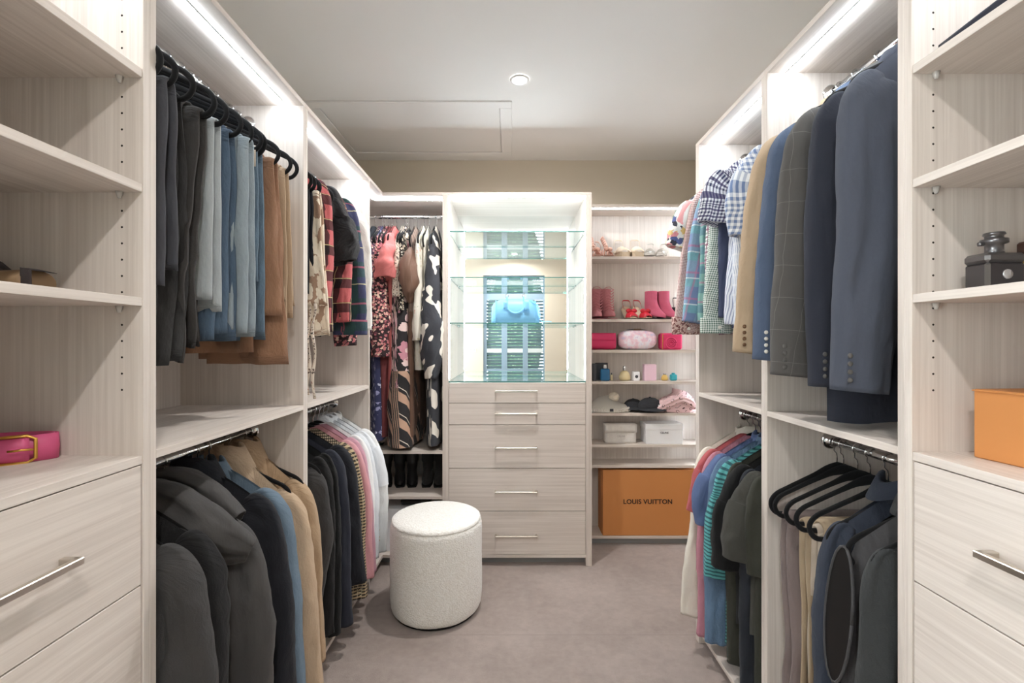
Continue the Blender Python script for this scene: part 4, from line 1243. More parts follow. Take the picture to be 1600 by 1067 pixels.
# ---------------------------------------------------------------- right run, lower rods
RLOW = [
 (2.06, 'cream linen shirt with long sleeve beside the end panel', 'cream_linen', 'shirt', dict(hem=-0.80, sl=0.70, out=0.262, xb=0.305, col={'leaf': 0.05}, rx=(0.07, 0.075, 0.08, 0.075))),
 (2.01, 'bright red top peeking between cream shirt and blue polo', 'red_cotton', 'top', dict(hem=-0.70, sl=0.24, out=0.275, xb=0.30)),
 (1.965, 'rose pink knitted jumper with long sleeve', 'rose_knit', 'jumper', dict(hem=-0.74, sl=0.73, out=0.265, xb=0.268)),
 (1.92, 'blue polo shirt with wide short sleeve', 'polo_blue', 'polo shirt', dict(hem=-0.70, sl=0.25, out=0.30, xb=0.29, col={'leaf': 0.05}, rx=(0.08, 0.10, 0.10, 0.08), ry=(0.034, 0.04, 0.042, 0.036), fwd=0.01)),
 (1.875, 'denim blue knitted jumper beside the teal striped top', 'denim_knit', 'jumper', dict(hem=-0.74, sl=0.70, out=0.275, xb=0.272, col={'leaf': 0.03})),
 (1.83, 'teal and navy striped long-sleeved top', 'teal_stripe', 'top', dict(hem=-0.86, sl=0.42, out=0.285, xb=0.295)),
 (1.785, 'dark olive jumper with long sleeve beside the striped top', 'dark_olive', 'jumper', dict(hem=-0.80, sl=0.72, out=0.23, xb=0.225)),
 (1.735, 'black t-shirt with loose short sleeve', 'black_cotton', 't-shirt', dict(hem=-0.72, sl=0.34, out=0.30, xb=0.30, rx=(0.09, 0.11, 0.11, 0.10), ry=(0.03, 0.036, 0.04, 0.036))),
 (1.69, 'ink blue fine knit jumper between black and olive t-shirts', 'ink_knit', 'jumper', dict(hem=-0.84, sl=0.80, out=0.222, xb=0.222)),
 (1.65, 'faded olive t-shirt with crumpled short sleeve', 'olive_tee', 't-shirt', dict(hem=-0.70, sl=0.27, out=0.29, xb=0.30, rx=(0.085, 0.10, 0.1, 0.09), ry=(0.028, 0.034, 0.038, 0.034), wr=0.2, fwd=0.008)),
 (1.605, 'dark olive t-shirt hanging against the bay divider', 'dark_olive', 't-shirt', dict(hem=-0.90, sl=0.30, out=0.25, xb=0.235, rx=(0.08, 0.085, 0.08, 0.07))),
]
for t, lab, m, cat, kw in RLOW:
    k = dict(rx=(0.074, 0.076, 0.066, 0.06), ry=(0.026, 0.03, 0.028, 0.026), th=0.042); k.update(kw)
    top('RL', t, cat.replace('-', '_').replace(' ', '_'), lab, cat, K[m], **k)

RP = [(1.475, 'mauve brown trousers folded over a hanger beside khaki trousers', [('mauve_pant', dict(x1=0.185, w=0.28, lf=0.72, lb=0.7, fold=0.01))]),
      (1.415, 'khaki chinos with pressed crease folded over a hanger', [('khaki', dict(x1=0.165, w=0.27, lf=0.76, lb=0.74, fold=0.012))]),
      (1.365, 'stone coloured chinos folded over a hanger', [('stone_pant', dict(x1=0.16, w=0.27, lf=0.74, lb=0.74, fold=0.012)), ('khaki', dict(x1=0.15, w=0.26, lf=0.7, lb=0.7, fold=0.012, gap=0.026))])]
for i, (t, lab, legs) in enumerate(RP):
    g = hang('RL', t, 'trousers', lab, 'trousers', 'black velvet hanger carrying the ' + short(lab))
    for j, (m, kw) in enumerate(legs):
        drape(g, K[m], seed=i * 1.7 + j, flip=1, **kw)
hanger('RL', 1.505, 'empty black velvet hanger hanging first beside the far divider panel', 0.03, 'slim velvet hangers')
hanger('RL', 1.30, 'empty black velvet hanger in front of the stone chinos', -0.02, 'slim velvet hangers')
g = top('RL', 1.225, 'jacket', 'navy denim jacket with upturned collar behind the quilted vest', 'jacket', K['denim_collar'], hem=-0.72, sl=0.62, out=0.25, xb=0.25, th=0.05, zn=-0.075, drop=0.095, sh=0.205, cw=0.2,
        col={'r': 0.075, 'ry': 0.045, 'stand': 0.05, 'leaf': 0.03, 'th': 0.005})
g = top('RL', 1.155, 'quilted_vest', 'grey quilted sleeveless vest with open armhole', 'vest', K['vest_grey'], hem=-0.74, th=0.115, zn=-0.08, drop=0.09, sh=0.2, cw=0.215, hw=0.24, box=9,
        col={'r': 0.07, 'ry': 0.04, 'stand': 0.04, 'leaf': 0.03, 'th': 0.008})
ring = []
for q in range(25):
    a = 2 * PI * q / 24
    zz = -0.345 + 0.165 * math.sin(a)
    ring.append((0.226 + 0.014 * (1 - math.sin(a)) , 0.002 + 0.046 * math.cos(a), zz))
tube('armhole_binding', ring, 0.0038, K['vest_grey'], g, 8)
mesh('armhole_lining_shade', [(x + 0.001, y, z) for x, y, z in ring[:-1]], [tuple(range(24))], M_VLIN, g, [(x, z) for x, y, z in ring[:-1]], False)  # black lining patch, darkened for the shade inside the armhole
for zz in (-0.26, -0.36, -0.46, -0.56, -0.66):
    tube('quilting_seam', [(-0.15 + 0.33 * q / 12, 0.0585 + 0.003 * math.sin(q), zz + 0.004 * math.sin(q * 0.8)) for q in range(13)], 0.002, K['vest_lining'], g, 6)
g = top('RL', 1.075, 'jacket', 'charcoal fleece jacket hanging against the near divider', 'jacket', K['jacket_grey'], hem=-0.78, sl=0.66, out=0.25, xb=0.26, th=0.05, zn=-0.075, drop=0.10, sh=0.205, cw=0.2, rx=(0.075, 0.08, 0.075, 0.065), ry=(0.03, 0.034, 0.034, 0.03))

# ---------------------------------------------------------------- small things
def at(px, py, Y):
    return (px - 800.0) * Y / FPX, CAM_H - (py - 533.5) * Y / FPX
M_ORANGE = plain('orange_card', C(206, 138, 80), 0.55)
M_PRINT = plain('dark_print', C(50, 32, 24), 0.6)
M_CARDW = plain('white_card', C(244, 245, 248), 0.55)
M_CARDC = cloth('cream_canvas', C(226, 220, 214), bump=0.3)
M_PINK = plain('pink_leather', C(214, 92, 136), 0.45)
M_HOT = plain('hot_pink_leather', C(222, 62, 112), 0.5)
M_MAG = cloth('magenta_suede', C(200, 26, 92), bump=0.3, var=0.15)
M_REDL = plain('red_satin_leather', C(196, 44, 58), 0.3)
M_ROSEL = cloth('rose_lace', C(206, 108, 118), bump=0.5)
M_ROSEG = plain('rose_gold_leather', C(222, 176, 158), 0.35, 0.2)
M_BEIGE = plain('beige_leather', C(226, 206, 182), 0.5)
M_JUTE = cloth('jute_sole', C(208, 180, 144), bump=0.6)
M_SILV = plain('silver_leather', C(206, 200, 192), 0.28, 0.6)
M_SOLE = plain('dark_sole', C(92, 76, 66), 0.7)
M_BLK = plain('black_leather', C(38, 37, 38), 0.4)
M_TAN = plain('tan_leather', C(150, 122, 92), 0.6)
M_DKBR = cloth('dark_suede', C(70, 60, 60), bump=0.3)
M_NAVYB = plain('ink_leather', C(44, 48, 62), 0.5)
M_SKY = plain('sky_blue_leather', C(128, 190, 228), 0.42)
M_STEEL = plain('gunmetal', C(120, 118, 120), 0.3, 0.85)
M_SMOKE = plain('smoked_glass', C(52, 48, 50), 0.12, 0, 0.7)
M_AMBER = plain('amber_scent', C(222, 186, 106), 0.1, 0, 0.7)
M_CLEARG = plain('pale_scent', C(232, 214, 170), 0.08, 0, 0.7)
M_BLUEG = plain('blue_scent', C(44, 116, 168), 0.1, 0, 0.7)
M_TEALG = plain('teal_scent', C(42, 160, 176), 0.1, 0, 0.7)
M_PALEP = plain('pale_pink_card', C(238, 204, 220), 0.5)
M_GREYC = plain('charcoal_card', C(74, 76, 82), 0.5)
M_CAPT = plain('silver_cap', C(214, 214, 216), 0.2, 0.7)

def cbox(name, w, d, h, mat, par=None, bev=0.002, z0=0.0, x0=0.0, y0=0.0):
    return box(name, x0 - w / 2, x0 + w / 2, y0 - d / 2, y0 + d / 2, z0, z0 + h, mat, par, bev, Vector((0, 0, 0)))

def gift_box(loc, rz, w, d, h, mat, label, lid=0.35, name='gift_box'):
    """lidded card box: the lid a hair wider than the base"""
    t = thing(name, label, 'box', loc, rz)
    cbox('base', w - 0.006, d - 0.006, h * (1 - lid) + 0.004, mat, t)
    cbox('lid', w, d, h * lid, mat, t, 0.002, h * (1 - lid))
    return t

# ---- near left shelves
t = thing('belt', 'pink leather belt coiled up with a gold buckle', 'belt', (-1.047, 0.927, 1.1105), 0.43)
def oval(a, b, r, z0, z1, th, k0, k1, n=44):
    grid = []
    for z in (z0, (z0 + z1) / 2, z1):
        grid.append([((a + r * q / n) * math.cos(k0 + (k1 - k0) * q / n), (b + r * q / n) * math.sin(k0 + (k1 - k0) * q / n), z) for q in range(n + 1)])
    return grid
slab('strap', oval(0.118, 0.040, -0.012, 0.0, 0.052, 0, -1.2, 2 * PI * 1.7, 90), 0.004, M_PINK, t)
slab('buckle_strap', [[(-0.03 + 0.115 * q / 10, -0.0475 + 0.012 * (q / 10) ** 3, z) for q in range(11)] for z in (0.003, 0.026, 0.049)], 0.004, M_PINK, t)
slab('keeper', [[(-0.022 + 0.014 * q / 3, -0.0505, z) for q in range(4)] for z in (-0.0002, 0.026, 0.053)], 0.004, M_PINK, t)
fr = [(0.03, 0.001), (0.082, 0.001), (0.093, 0.008), (0.093, 0.046), (0.082, 0.053), (0.03, 0.053)]
tube('buckle', [(x, -0.052 + 0.02 * max(x - 0.03, 0) / 0.06, z) for x, z in fr], 0.0032, M_GOLD, t, 8)
tube('buckle_prong', [(0.06, -0.053, 0.027), (0.08, -0.05, 0.028), (0.094, -0.043, 0.027)], 0.0022, M_GOLD, t, 8)

t = thing('leather_pouch', 'tan leather pouch with folded flap on the open shelf', 'pouch', (-1.02, 0.925, 1.443))
rings = []
for x, w, h in [(-0.17, 0.03, 0.03), (-0.15, 0.04, 0.036), (-0.05, 0.045, 0.042), (0.06, 0.045, 0.047), (0.085, 0.04, 0.048), (0.09, 0.036, 0.046)]:
    rings.append([(x + 0.01 * math.cos(a) * 0, w * math.cos(a), h * 0.5 + h * 0.5 * math.sin(a) * (1.0 if math.sin(a) > 0 else 1.0)) for a in [k * PI / 10 for k in range(20)]])
loft('body', rings, M_TAN, t, True, (True, True))
slab('flap', [[(0.088 + 0.022 * a / 3, -0.034 + 0.05 * b / 4, 0.002 + 0.045 * (1 - a / 3 * 0.1) * (1 if b < 9 else 1) * (a / 3 * 0.0 + 1) * c_) for a in range(4)] for b, c_ in ((0, 0.0), (0, 0.5), (0, 1.0), (2, 1.02), (4, 1.0))], 0.003, M_DKBR, t)
t = thing('felt_hat', 'dark brown felt cap lying on top of the tan pouch', 'cap', (-1.09, 0.925, 1.4865))
FS = 0.45
lathe('crown', [(0.075, 0.0), (0.073, 0.012), (0.06, 0.026), (0.035, 0.034), (0.004, 0.036)], M_DKBR, t, 26)
slab('brim', [[(0.072 * math.cos(a) * (1 + 0.4 * r_ * max(math.cos(a - 0.6), 0)), 0.045 * math.sin(a) * (1 + 0.4 * r_ * max(math.cos(a - 0.6), 0)), 0.006 - 0.004 * r_) for a in [k * PI / 10 - 1 for k in range(11)]] for r_ in (0, 0.5, 1.0)], 0.004, M_DKBR, t)

# ---- near right shelves
t = gift_box((1.03, 0.80, 1.1205), 0.10, 0.20, 0.30, 0.134, M_ORANGE, 'plain orange gift box on the drawer cabinet counter', 0.02)
t = thing('perfume_bottle', 'square gunmetal perfume flask with chrome neck', 'bottle', (0.948, 0.925, 1.4492))
cbox('glass', 0.076, 0.05, 0.055, M_SMOKE, t, 0.006)
cbox('sleeve', 0.078, 0.052, 0.020, M_STEEL, t, 0.006, 0.052)
lathe('neck', [(0.016, 0.072), (0.014, 0.078), (0.014, 0.09), (0.021, 0.093), (0.021, 0.101), (0.014, 0.103), (0.014, 0.108), (0.017, 0.110), (0.016, 0.114)], M_STEEL, t, 24)
cbox('spout', 0.012, 0.008, 0.008, M_STEEL, t, 0.002, 0.088, -0.026)
lathe('emblem', [(0.010, -0.0255), (0.009, -0.027)], M_CAPT, t, 14, (0, 0, 0.03), 'y')
t = thing('perfume_bottle', 'clear amber perfume bottle with brown cap beside the gunmetal flask', 'bottle', (1.025, 0.93, 1.4492))
cbox('glass', 0.055, 0.035, 0.062, M_AMBER, t, 0.005)
cbox('label', 0.04, 0.001, 0.03, plain('bottle_label', C(206, 196, 170), 0.6), t, 0, 0.014, 0, -0.018)
cbox('shoulder', 0.045, 0.028, 0.012, M_SMOKE, t, 0.003, 0.062)
cbox('cap', 0.034, 0.026, 0.024, plain('brown_cap', C(74, 44, 36), 0.3), t, 0.004, 0.074)
t = thing('laptop_case', 'slim dark folio case lying on the top shelf', 'case', (1.0, 0.80, 1.9275), 0.0)
slab('cover', [[(-0.13 + 0.28 * a / 6, -0.16 + 0.32 * b / 8, 0.022 + 0.004 * math.sin(a + b * 0.3) + 0.02 * (1 - b / 8)) for a in range(7)] for b in range(9)], 0.012, M_NAVYB, t)
slab('pages', [[(-0.125 + 0.27 * a / 6, -0.155 + 0.31 * b / 8, 0.008 + 0.006 * (1 - b / 8)) for a in range(7)] for b in range(9)], 0.012, plain('ink_lining', C(60, 64, 76), 0.8), t)

# ---- handbag on the glass shelf
t = thing('handbag', 'sky blue leather handbag standing on a glass shelf', 'handbag', (0.022, 2.93, 1.464))
rings = []
W2 = 0.148
for q in range(21):
    x = -W2 + 2 * W2 * q / 20
    e = (1 - abs(x / W2) ** 5)
    top_ = 0.10 + 0.052 * max(1 - abs(x / W2) ** 3.2, 0) ** 0.6
    ring = []
    for k in range(24):
        a = k * 2 * PI / 24
        yy = 0.062 * math.copysign(abs(math.cos(a)) ** 0.6, math.cos(a)) * (0.8 + 0.2 * e)
        zz = (0.5 + 0.5 * math.copysign(abs(math.sin(a)) ** 0.55, math.sin(a)))
        yy *= 1 - 0.45 * zz ** 3
        ring.append((x, yy, zz * top_))
    rings.append(ring)
loft('body', rings, M_SKY, t, True, (True, True))
for sx in (-W2 + 0.012, W2 - 0.012):
    pts = []
    for k in range(25):
        a = k * 2 * PI / 24
        zz = (0.5 + 0.5 * math.copysign(abs(math.sin(a)) ** 0.55, math.sin(a)))
        yy = 0.062 * math.copysign(abs(math.cos(a)) ** 0.6, math.cos(a)) * (1 - 0.45 * zz ** 3) * 0.97
        pts.append((sx * 0.9, yy * 1.02, zz * 0.139))
    tube('piping', pts, 0.003, M_SKY, t, 6)
tube('handle', crom([(-0.052, -0.044, 0.16), (-0.054, -0.055, 0.12), (-0.04, -0.066, 0.075), (0.0, -0.07, 0.058), (0.04, -0.066, 0.075), (0.052, -0.055, 0.12), (0.05, -0.044, 0.16)], 26), 0.006, M_SKY, t, 8)
tube('handle', crom([(-0.052, 0.044, 0.15), (-0.054, 0.052, 0.12), (0.0, 0.066, 0.06), (0.052, 0.052, 0.12), (0.05, 0.044, 0.15)], 20), 0.006, M_SKY, t, 8)
for sx in (-0.053, 0.051):
    tube('handle_ring', [(sx + 0.009 * math.cos(k * PI / 7), -0.045, 0.166 + 0.012 * math.sin(k * PI / 7)) for k in range(15)], 0.0022, M_CAPT, t, 6)
slab('tag', [[(0.052 + 0.03 * a / 3, -0.072 - 0.003 * a, 0.135 - 0.06 * b / 4) for a in range(4)] for b in range(5)], 0.004, M_SKY, t)
slab('key_bell', [[(-0.075 + 0.028 * a / 3, -0.066, 0.13 - 0.045 * b / 4) for a in range(4)] for b in range(5)], 0.004, M_SKY, t)
st_ = crom([(0.085, -0.03, 0.145), (0.12, -0.05, 0.12), (0.148, -0.06, 0.07), (0.15, -0.055, 0.02), (0.165, -0.04, 0.006), (0.20, -0.03, 0.008), (0.222, -0.02, 0.006)], 24)
slab('shoulder_strap', [[(x, y - 0.007 + 0.014 * f, z + 0.003 * f) for (x, y, z) in st_] for f in (0, 0.5, 1)], 0.004, M_SKY, t)

# ---- shoes
def boot(par, mat, Lf, wf, sw, sl_, H, heel=0.02, sole=M_SOLE, seed=0, nm='upper', back=0.0):
    """ankle or tall boot, toe towards -y"""
    rings = []
    prof = [(0.0, 1.0, 1.0), (0.10, 1.0, 1.02), (0.2, 0.93, 0.98), (0.32, 0.72, 0.92), (0.45, 0.5, 0.86), (0.6, 0.3, 0.86), (0.8, 0.12, 0.95), (1.0, 0.0, 1.0)]
    zf = min(0.11, H * 0.62)
    for f, ln, ww in crom(prof, 22):
        z = heel + f * zf
        toe = -(Lf - sl_) * ln
        y0 = toe - 0.0; y1 = sl_ + 0.006 * math.sin(f * PI)
        w = wf * ww if f < 0.5 else wf * ww
        ring = []
        for k in range(24):
            a = k * 2 * PI / 24
            cy = (y0 + y1) / 2; ry_ = (y1 - y0) / 2
            taper = 1.0 - 0.25 * max(-math.sin(a), 0) * ln
            ring.append((w / 2 * math.cos(a) * taper, cy + ry_ * math.sin(a), z + (-heel * 0.75 * max(-math.sin(a), 0) * (1 - f) if heel > 0.02 else 0)))
        rings.append(ring)
    top_z = heel + H
    zz = heel + zf
    for q in range(1, 9):
        f = q / 8
        z = zz + (top_z - zz) * f
        rings.append([(sw / 2 * math.cos(k * 2 * PI / 24) * (1 + 0.03 * nz(k, f * 4, seed)), sl_ / 2 + sl_ / 2 * math.sin(k * 2 * PI / 24) + back * f, z) for k in range(24)])
    last = rings[-1]
    rings.append([(x * 0.93, sl_ / 2 + (y - sl_ / 2) * 0.93, z) for x, y, z in last])
    rings.append([(x * 0.9, sl_ / 2 + (y - sl_ / 2) * 0.9, z - 0.03) for x, y, z in last])
    o = loft(nm, rings, mat, par, True, (True, True))
    cbox('heel', wf * 0.62, sl_ * 0.5, max(heel, 0.004), sole, par, 0.002, 0, 0, sl_ * 0.72)
    slab('sole', [[(wf * 0.5 * s * (1.0 - 0.3 * max(0, 0.35 - q) / 0.35), -(Lf - sl_) + Lf * q, 0.003 + max(q - 0.45, 0) / 0.55 * (heel - 0.004)) for s in (-1, -0.5, 0, 0.5, 1)] for q in [k / 10 for k in range(11)]], 0.005, sole, par)
    return o

def pair(name, labels, cat, spots, z, build, group):
    for (x, y, rz), lab in zip(spots, labels):
        t = thing(name, lab, cat, (x, y, z), rz, group)
        build(t)

def sandal(par, sole, strap, L=0.165, W=0.066, plat=0.012, heel=0.06, straps=((0.18, 0.03, 1.0), (0.32, 0.04, 1.0)), ankle=0.0, vamp=None, bow=None):
    """open shoe, toe towards -y: shaped footbed, heel, arched straps, ankle loop"""
    def foot(q):
        w = W * (0.62 + 0.38 * math.sin(min(q * 1.6 + 0.45, 1.9))) if q < 0.9 else W * 0.72
        z = plat + (heel * (max(q - 0.38, 0) / 0.62) ** 1.2)
        return w, z
    grid = []
    for q in [k / 14 for k in range(15)]:
        w, z = foot(q)
        grid.append([(w / 2 * s * (1 if 0.02 < q < 0.98 else 0.75), -L / 2 + L * q, z) for s in (-1, -0.5, 0, 0.5, 1)])
    slab('footbed', grid, 0.006, sole, par)
    if plat > 0.015:
        rings = []
        for q in [k / 8 * 0.62 for k in range(9)]:
            w, z = foot(q)
            e = 0.7 if q < 0.03 else 1
            rings.append([(w / 2 * e, -L / 2 + L * q, 0.0), (w / 2 * e, -L / 2 + L * q, z), (-w / 2 * e, -L / 2 + L * q, z), (-w / 2 * e, -L / 2 + L * q, 0.0)])
        loft('platform', rings, sole, par, True, (True, True), False)
    hz_ = foot(0.93)[1]
    lathe('heel', [(0.012, 0.0), (0.013, hz_ * 0.4), (0.02, hz_)], sole, par, 12, (0, L / 2 - 0.022, 0))
    for q, h, s in straps:
        w, z = foot(q)
        g = [[(w / 2 * 1.04 * math.cos(a), -L / 2 + L * q + dy + 0.012 * math.sin(a) * s, z + h * math.sin(a)) for a in [k * PI / 12 for k in range(13)]] for dy in (-0.007, 0, 0.007)]
        slab('strap', g, 0.003, strap, par)
    if vamp:
        g = []
        for q in [0.0 + k / 8 * vamp for k in range(9)]:
            w, z = foot(max(q, 0.02))
            h = 0.012 + 0.036 * (q / vamp) ** 0.7
            g.append([(w / 2 * 1.05 * math.cos(a) * (0.75 + 0.25 * min(q / 0.1, 1)), -L / 2 + L * q, z + h * math.sin(a)) for a in [k * PI / 12 for k in range(13)]])
        slab('toe_cap', g, 0.004, strap, par)
    if ankle:
        w, z = foot(0.93)
        pts = [(-w * 0.45, L * 0.28, z), (-w * 0.5, L * 0.36, z + ankle * 0.6), (-w * 0.38, L * 0.42, z + ankle), (0, L * 0.45, z + ankle * 1.06), (w * 0.38, L * 0.42, z + ankle), (w * 0.5, L * 0.36, z + ankle * 0.6), (w * 0.45, L * 0.28, z)]
        c_ = crom(pts, 24)
        slab('ankle_strap', [[(x, y, zz + d) for x, y, zz in c_] for d in (-0.004, 0, 0.004)], 0.003, strap, par)
    if bow:
        w, z = foot(0.25)
        for s in (-1, 1):
            limb(par, bow, [(0, -L * 0.22, z + 0.045, 0.004, 0.004), (s * 0.012, -L * 0.24, z + 0.05, 0.012, 0.008), (s * 0.026, -L * 0.24, z + 0.046, 0.014, 0.009), (s * 0.034, -L * 0.23, z + 0.04, 0.006, 0.005)], 'bow', n=12, seg=12, wr=0.1, rim=False)

YC = 3.205
z = SH[0] + 0.001
def rose(p):
    sandal(p, M_ROSEG, M_ROSEG, 0.16, 0.064, 0.01, 0.07, ((0.14, 0.03, 1), (0.27, 0.045, 1), (0.4, 0.05, 1)), 0.05, bow=M_ROSEG)
    for k in range(5):
        limb(p, M_ROSEG, [(-0.03 + 0.012 * k, -0.03 + 0.02 * k, 0.06 + 0.018 * k, 0.006, 0.005), (-0.02 + 0.012 * k, -0.04 + 0.02 * k, 0.075 + 0.018 * k, 0.013, 0.009), (-0.008 + 0.012 * k, -0.03 + 0.02 * k, 0.062 + 0.018 * k, 0.006, 0.005)], 'ruffle', n=9, seg=10, wr=0.2, rim=False)
pair('sandal', ['rose gold ruffled heel beside the display cabinet', 'rose gold ruffled heel beside the beige slingbacks'], 'shoe', [(0.545, YC, 0.5), (0.625, YC - 0.01, 0.6)], z, rose, 'rose gold ruffled heels')
pair('slingback', ['beige slingback wedge next to the rose gold heels', 'beige slingback wedge next to the silver sandals'], 'shoe', [(0.745, YC, 0.1), (0.848, YC, -0.1)], z,
     lambda p: sandal(p, M_JUTE, M_BEIGE, 0.165, 0.09, 0.03, 0.035, (), 0.075, vamp=0.42), 'beige slingback wedges')
pair('sandal', ['silver strappy sandal next to the beige wedges', 'silver strappy sandal tilted beside the floral shirt'], 'shoe', [(0.937, YC, -0.35), (1.02, YC, -0.5)], z,
     lambda p: sandal(p, M_SILV, M_SILV, 0.16, 0.07, 0.012, 0.06, ((0.12, 0.03, 1), (0.24, 0.04, 1), (0.36, 0.046, -1), (0.5, 0.05, 1)), 0.045), 'silver strappy sandals')
z = SH[1] + 0.001
def lacy(p):
    boot(p, M_ROSEL, 0.16, 0.07, 0.075, 0.08, 0.19, 0.02, M_ROSEL, 2)
    for k in range(8):
        zz = 0.06 + 0.019 * k
        tube('lace', crom([(-0.035, -0.012, zz), (-0.015, -0.018 - 0.03 * max(0, 3 - k) / 3, zz + 0.012), (0.015, -0.018 - 0.03 * max(0, 3 - k) / 3, zz - 0.002), (0.035, -0.012, zz + 0.012)], 10), 0.0035, M_ROSEL, p, 6)
    tube('lace', [(0.03 * math.cos(k * PI / 8), -0.01 + 0.01 * math.sin(k), 0.205 + 0.016 * math.sin(k * PI / 8)) for k in range(9)], 0.002, M_ROSEL, p, 6)
pair('ankle_boot', ['rose lace-up cut-out boot beside the display cabinet', 'rose lace-up cut-out boot beside the red bow shoes'], 'shoe', [(0.575, YC - 0.01, 0.1), (0.655, YC, 0.35)], z, lacy, 'rose lace-up boots')
pair('slingback', ['red bow-front slingback heel next to the rose boots', 'red bow-front slingback heel next to the magenta boots'], 'shoe', [(0.80, YC, 0.1), (0.885, YC, 0.3)], z,
     lambda p: sandal(p, M_BEIGE, M_REDL, 0.17, 0.078, 0.01, 0.085, (), 0.05, vamp=0.34, bow=M_REDL), 'red bow-front slingbacks')
pair('ankle_boot', ['magenta suede ankle boot next to the red slingbacks', 'magenta suede ankle boot beside the black strapped shoe'], 'shoe', [(0.975, YC - 0.02, 0.6), (1.058, YC - 0.015, 0.5)], z,
     lambda p: boot(p, M_MAG, 0.165, 0.078, 0.078, 0.085, 0.165, 0.028, M_BLK, 1), 'magenta ankle boots')
pair('sandal', ['black strapped heel tucked beside the magenta boots'], 'shoe', [(1.15, YC, 0.2)], z, lambda p: sandal(p, M_BLK, M_BLK, 0.16, 0.07, 0.01, 0.08, ((0.15, 0.03, 1),), 0.07), None)

# ---- bags on the shelf
z = SH[2] + 0.001
t = thing('clutch', 'hot pink leather clutch lying beside the display cabinet', 'clutch', (0.595, 3.20, z))
rings = []
for q in range(13):
    x = -0.105 + 0.21 * q / 12
    e = max(1 - abs(x / 0.107) ** 8, 0) ** 0.5
    rings.append([(x, 0.05 * math.cos(a) * (0.7 + 0.3 * e), 0.057 + 0.057 * math.copysign(abs(math.sin(a)) ** 0.6, math.sin(a)) * (0.92 + 0.08 * e)) for a in [k * PI / 10 for k in range(20)]])
loft('body', rings, M_HOT, t, True, (True, True))
slab('flap', [[(-0.1 + 0.2 * a / 10, -0.051 - 0.003 * math.sin(b), 0.112 - 0.05 * b / 3) for a in range(11)] for b in range(4)], 0.003, M_HOT, t)
n_ = NT('pastel_marble'); f_ = n_.noise(n_.obj(), 24, 4, 0.6)
M_PASTEL = n_.done(n_.ramp(f_, [(0.3, C(196, 190, 220)), (0.45, C(238, 200, 214)), (0.6, C(240, 236, 244)), (0.75, C(214, 190, 220))]), 0.4)
t = thing('cosmetic_bag', 'pastel marbled cosmetic bag with rounded corners', 'bag', (0.846, 3.20, z))
rings = []
for q in range(21):
    x = -0.125 + 0.25 * q / 20
    e = max(1 - abs(x / 0.127) ** 3.5, 0) ** 0.45
    rings.append([(x, 0.055 * math.copysign(abs(math.cos(a)) ** 0.7, math.cos(a)) * (0.55 + 0.45 * e), 0.068 + 0.066 * math.copysign(abs(math.sin(a)) ** 0.7, math.sin(a)) * (0.3 + 0.7 * e)) for a in [k * PI / 12 for k in range(24)]])
loft('body', rings, M_PASTEL, t, True, (True, True))
tube('zip', crom([(-0.11, 0, 0.098), (-0.07, 0, 0.131), (0, 0, 0.136), (0.07, 0, 0.131), (0.11, 0, 0.098)], 16), 0.003, M_GREYC, t, 6)
tube('zip_pull', [(-0.02, -0.01, 0.138), (0.03, -0.012, 0.139)], 0.003, M_TAN, t, 6)
t = thing('rolled_bag', 'crimson leather bag with rolled strap beside the shirts', 'bag', (1.075, 3.20, z))
cbox('body', 0.14, 0.09, 0.112, M_HOT, t, 0.012)
for r_ in (0.036, 0.024, 0.012):
    tube('rolled_strap', [(-0.01 + r_ * math.cos(k * PI / 10), -0.049, 0.045 + r_ * math.sin(k * PI / 10)) for k in range(21)], 0.005, M_HOT, t, 6)
tube('trim', [(-0.066, -0.047, 0.004), (-0.064, -0.048, 0.108)], 0.0025, M_GOLD, t, 6)

# ---- perfume shelf
z = SH[3] + 0.001
Yp = 3.19
def bx(px0, px1, py0, label, mat, d=0.05, nm='perfume_box', rz=0.0):
    x0, _ = at(px0, 593, Yp); x1, zt = at(px1, py0, Yp)
    t = thing(nm, label, 'box', ((x0 + x1) / 2, Yp, z), rz)
    h = zt - z
    cbox('carton', x1 - x0, d, h * 0.93, mat, t, 0.0015)
    cbox('top_flap', (x1 - x0) * 0.985, d * 0.985, h * 0.07, mat, t, 0.0015, h * 0.93)
    return t
bx(925.5, 931, 568, 'narrow charcoal perfume box beside the display cabinet', M_GREYC)
bx(932.5, 952, 567.5, 'wide dark perfume box behind the blue bottle', M_GREYC, 0.03).location.y = 3.25
def bottle(px, w, h, label, mat, capmat, prof=None, y=Yp, sq=True, cap=(0.4, 0.25)):
    x, _ = at(px, 590, y)
    t = thing('perfume_bottle', label, 'bottle', (x, y, z))
    hb = h * (1 - cap[1])
    if sq: cbox('glass', w, w * 0.6, hb, mat, t, min(0.006, w * 0.15))
    else: lathe('glass', [(w * 0.34, 0), (w * 0.48, hb * 0.12), (w * 0.5, hb * 0.4), (w * 0.36, hb * 0.8), (w * 0.16, hb)], mat, t, 22, sy=0.6)
    lathe('cap', [(w * cap[0] * 0.45, hb), (w * cap[0] * 0.5, hb + 0.002), (w * cap[0] * 0.5, h * 0.97), (w * cap[0] * 0.4, h)], capmat, t, 14)
    return t
bottle(945, 0.062, 0.108, 'blue glass perfume bottle in front of the dark box', M_BLUEG, M_CAPT, y=3.17)
bottle(955.5, 0.016, 0.052, 'tiny clear scent vial with black cap', M_CLEARG, M_BLK)
bottle(976, 0.08, 0.098, 'round golden perfume bottle with silver stopper', M_CLEARG, M_CAPT, sq=False, cap=(0.3, 0.32))
t = bx(988.5, 998, 580.5, 'small white candle box with grey emblem', M_CARDW)
lathe('emblem', [(0.011, -0.0253), (0.009, -0.0258)], M_GREYC, t, 14, (0, 0, 0.028), 'y')
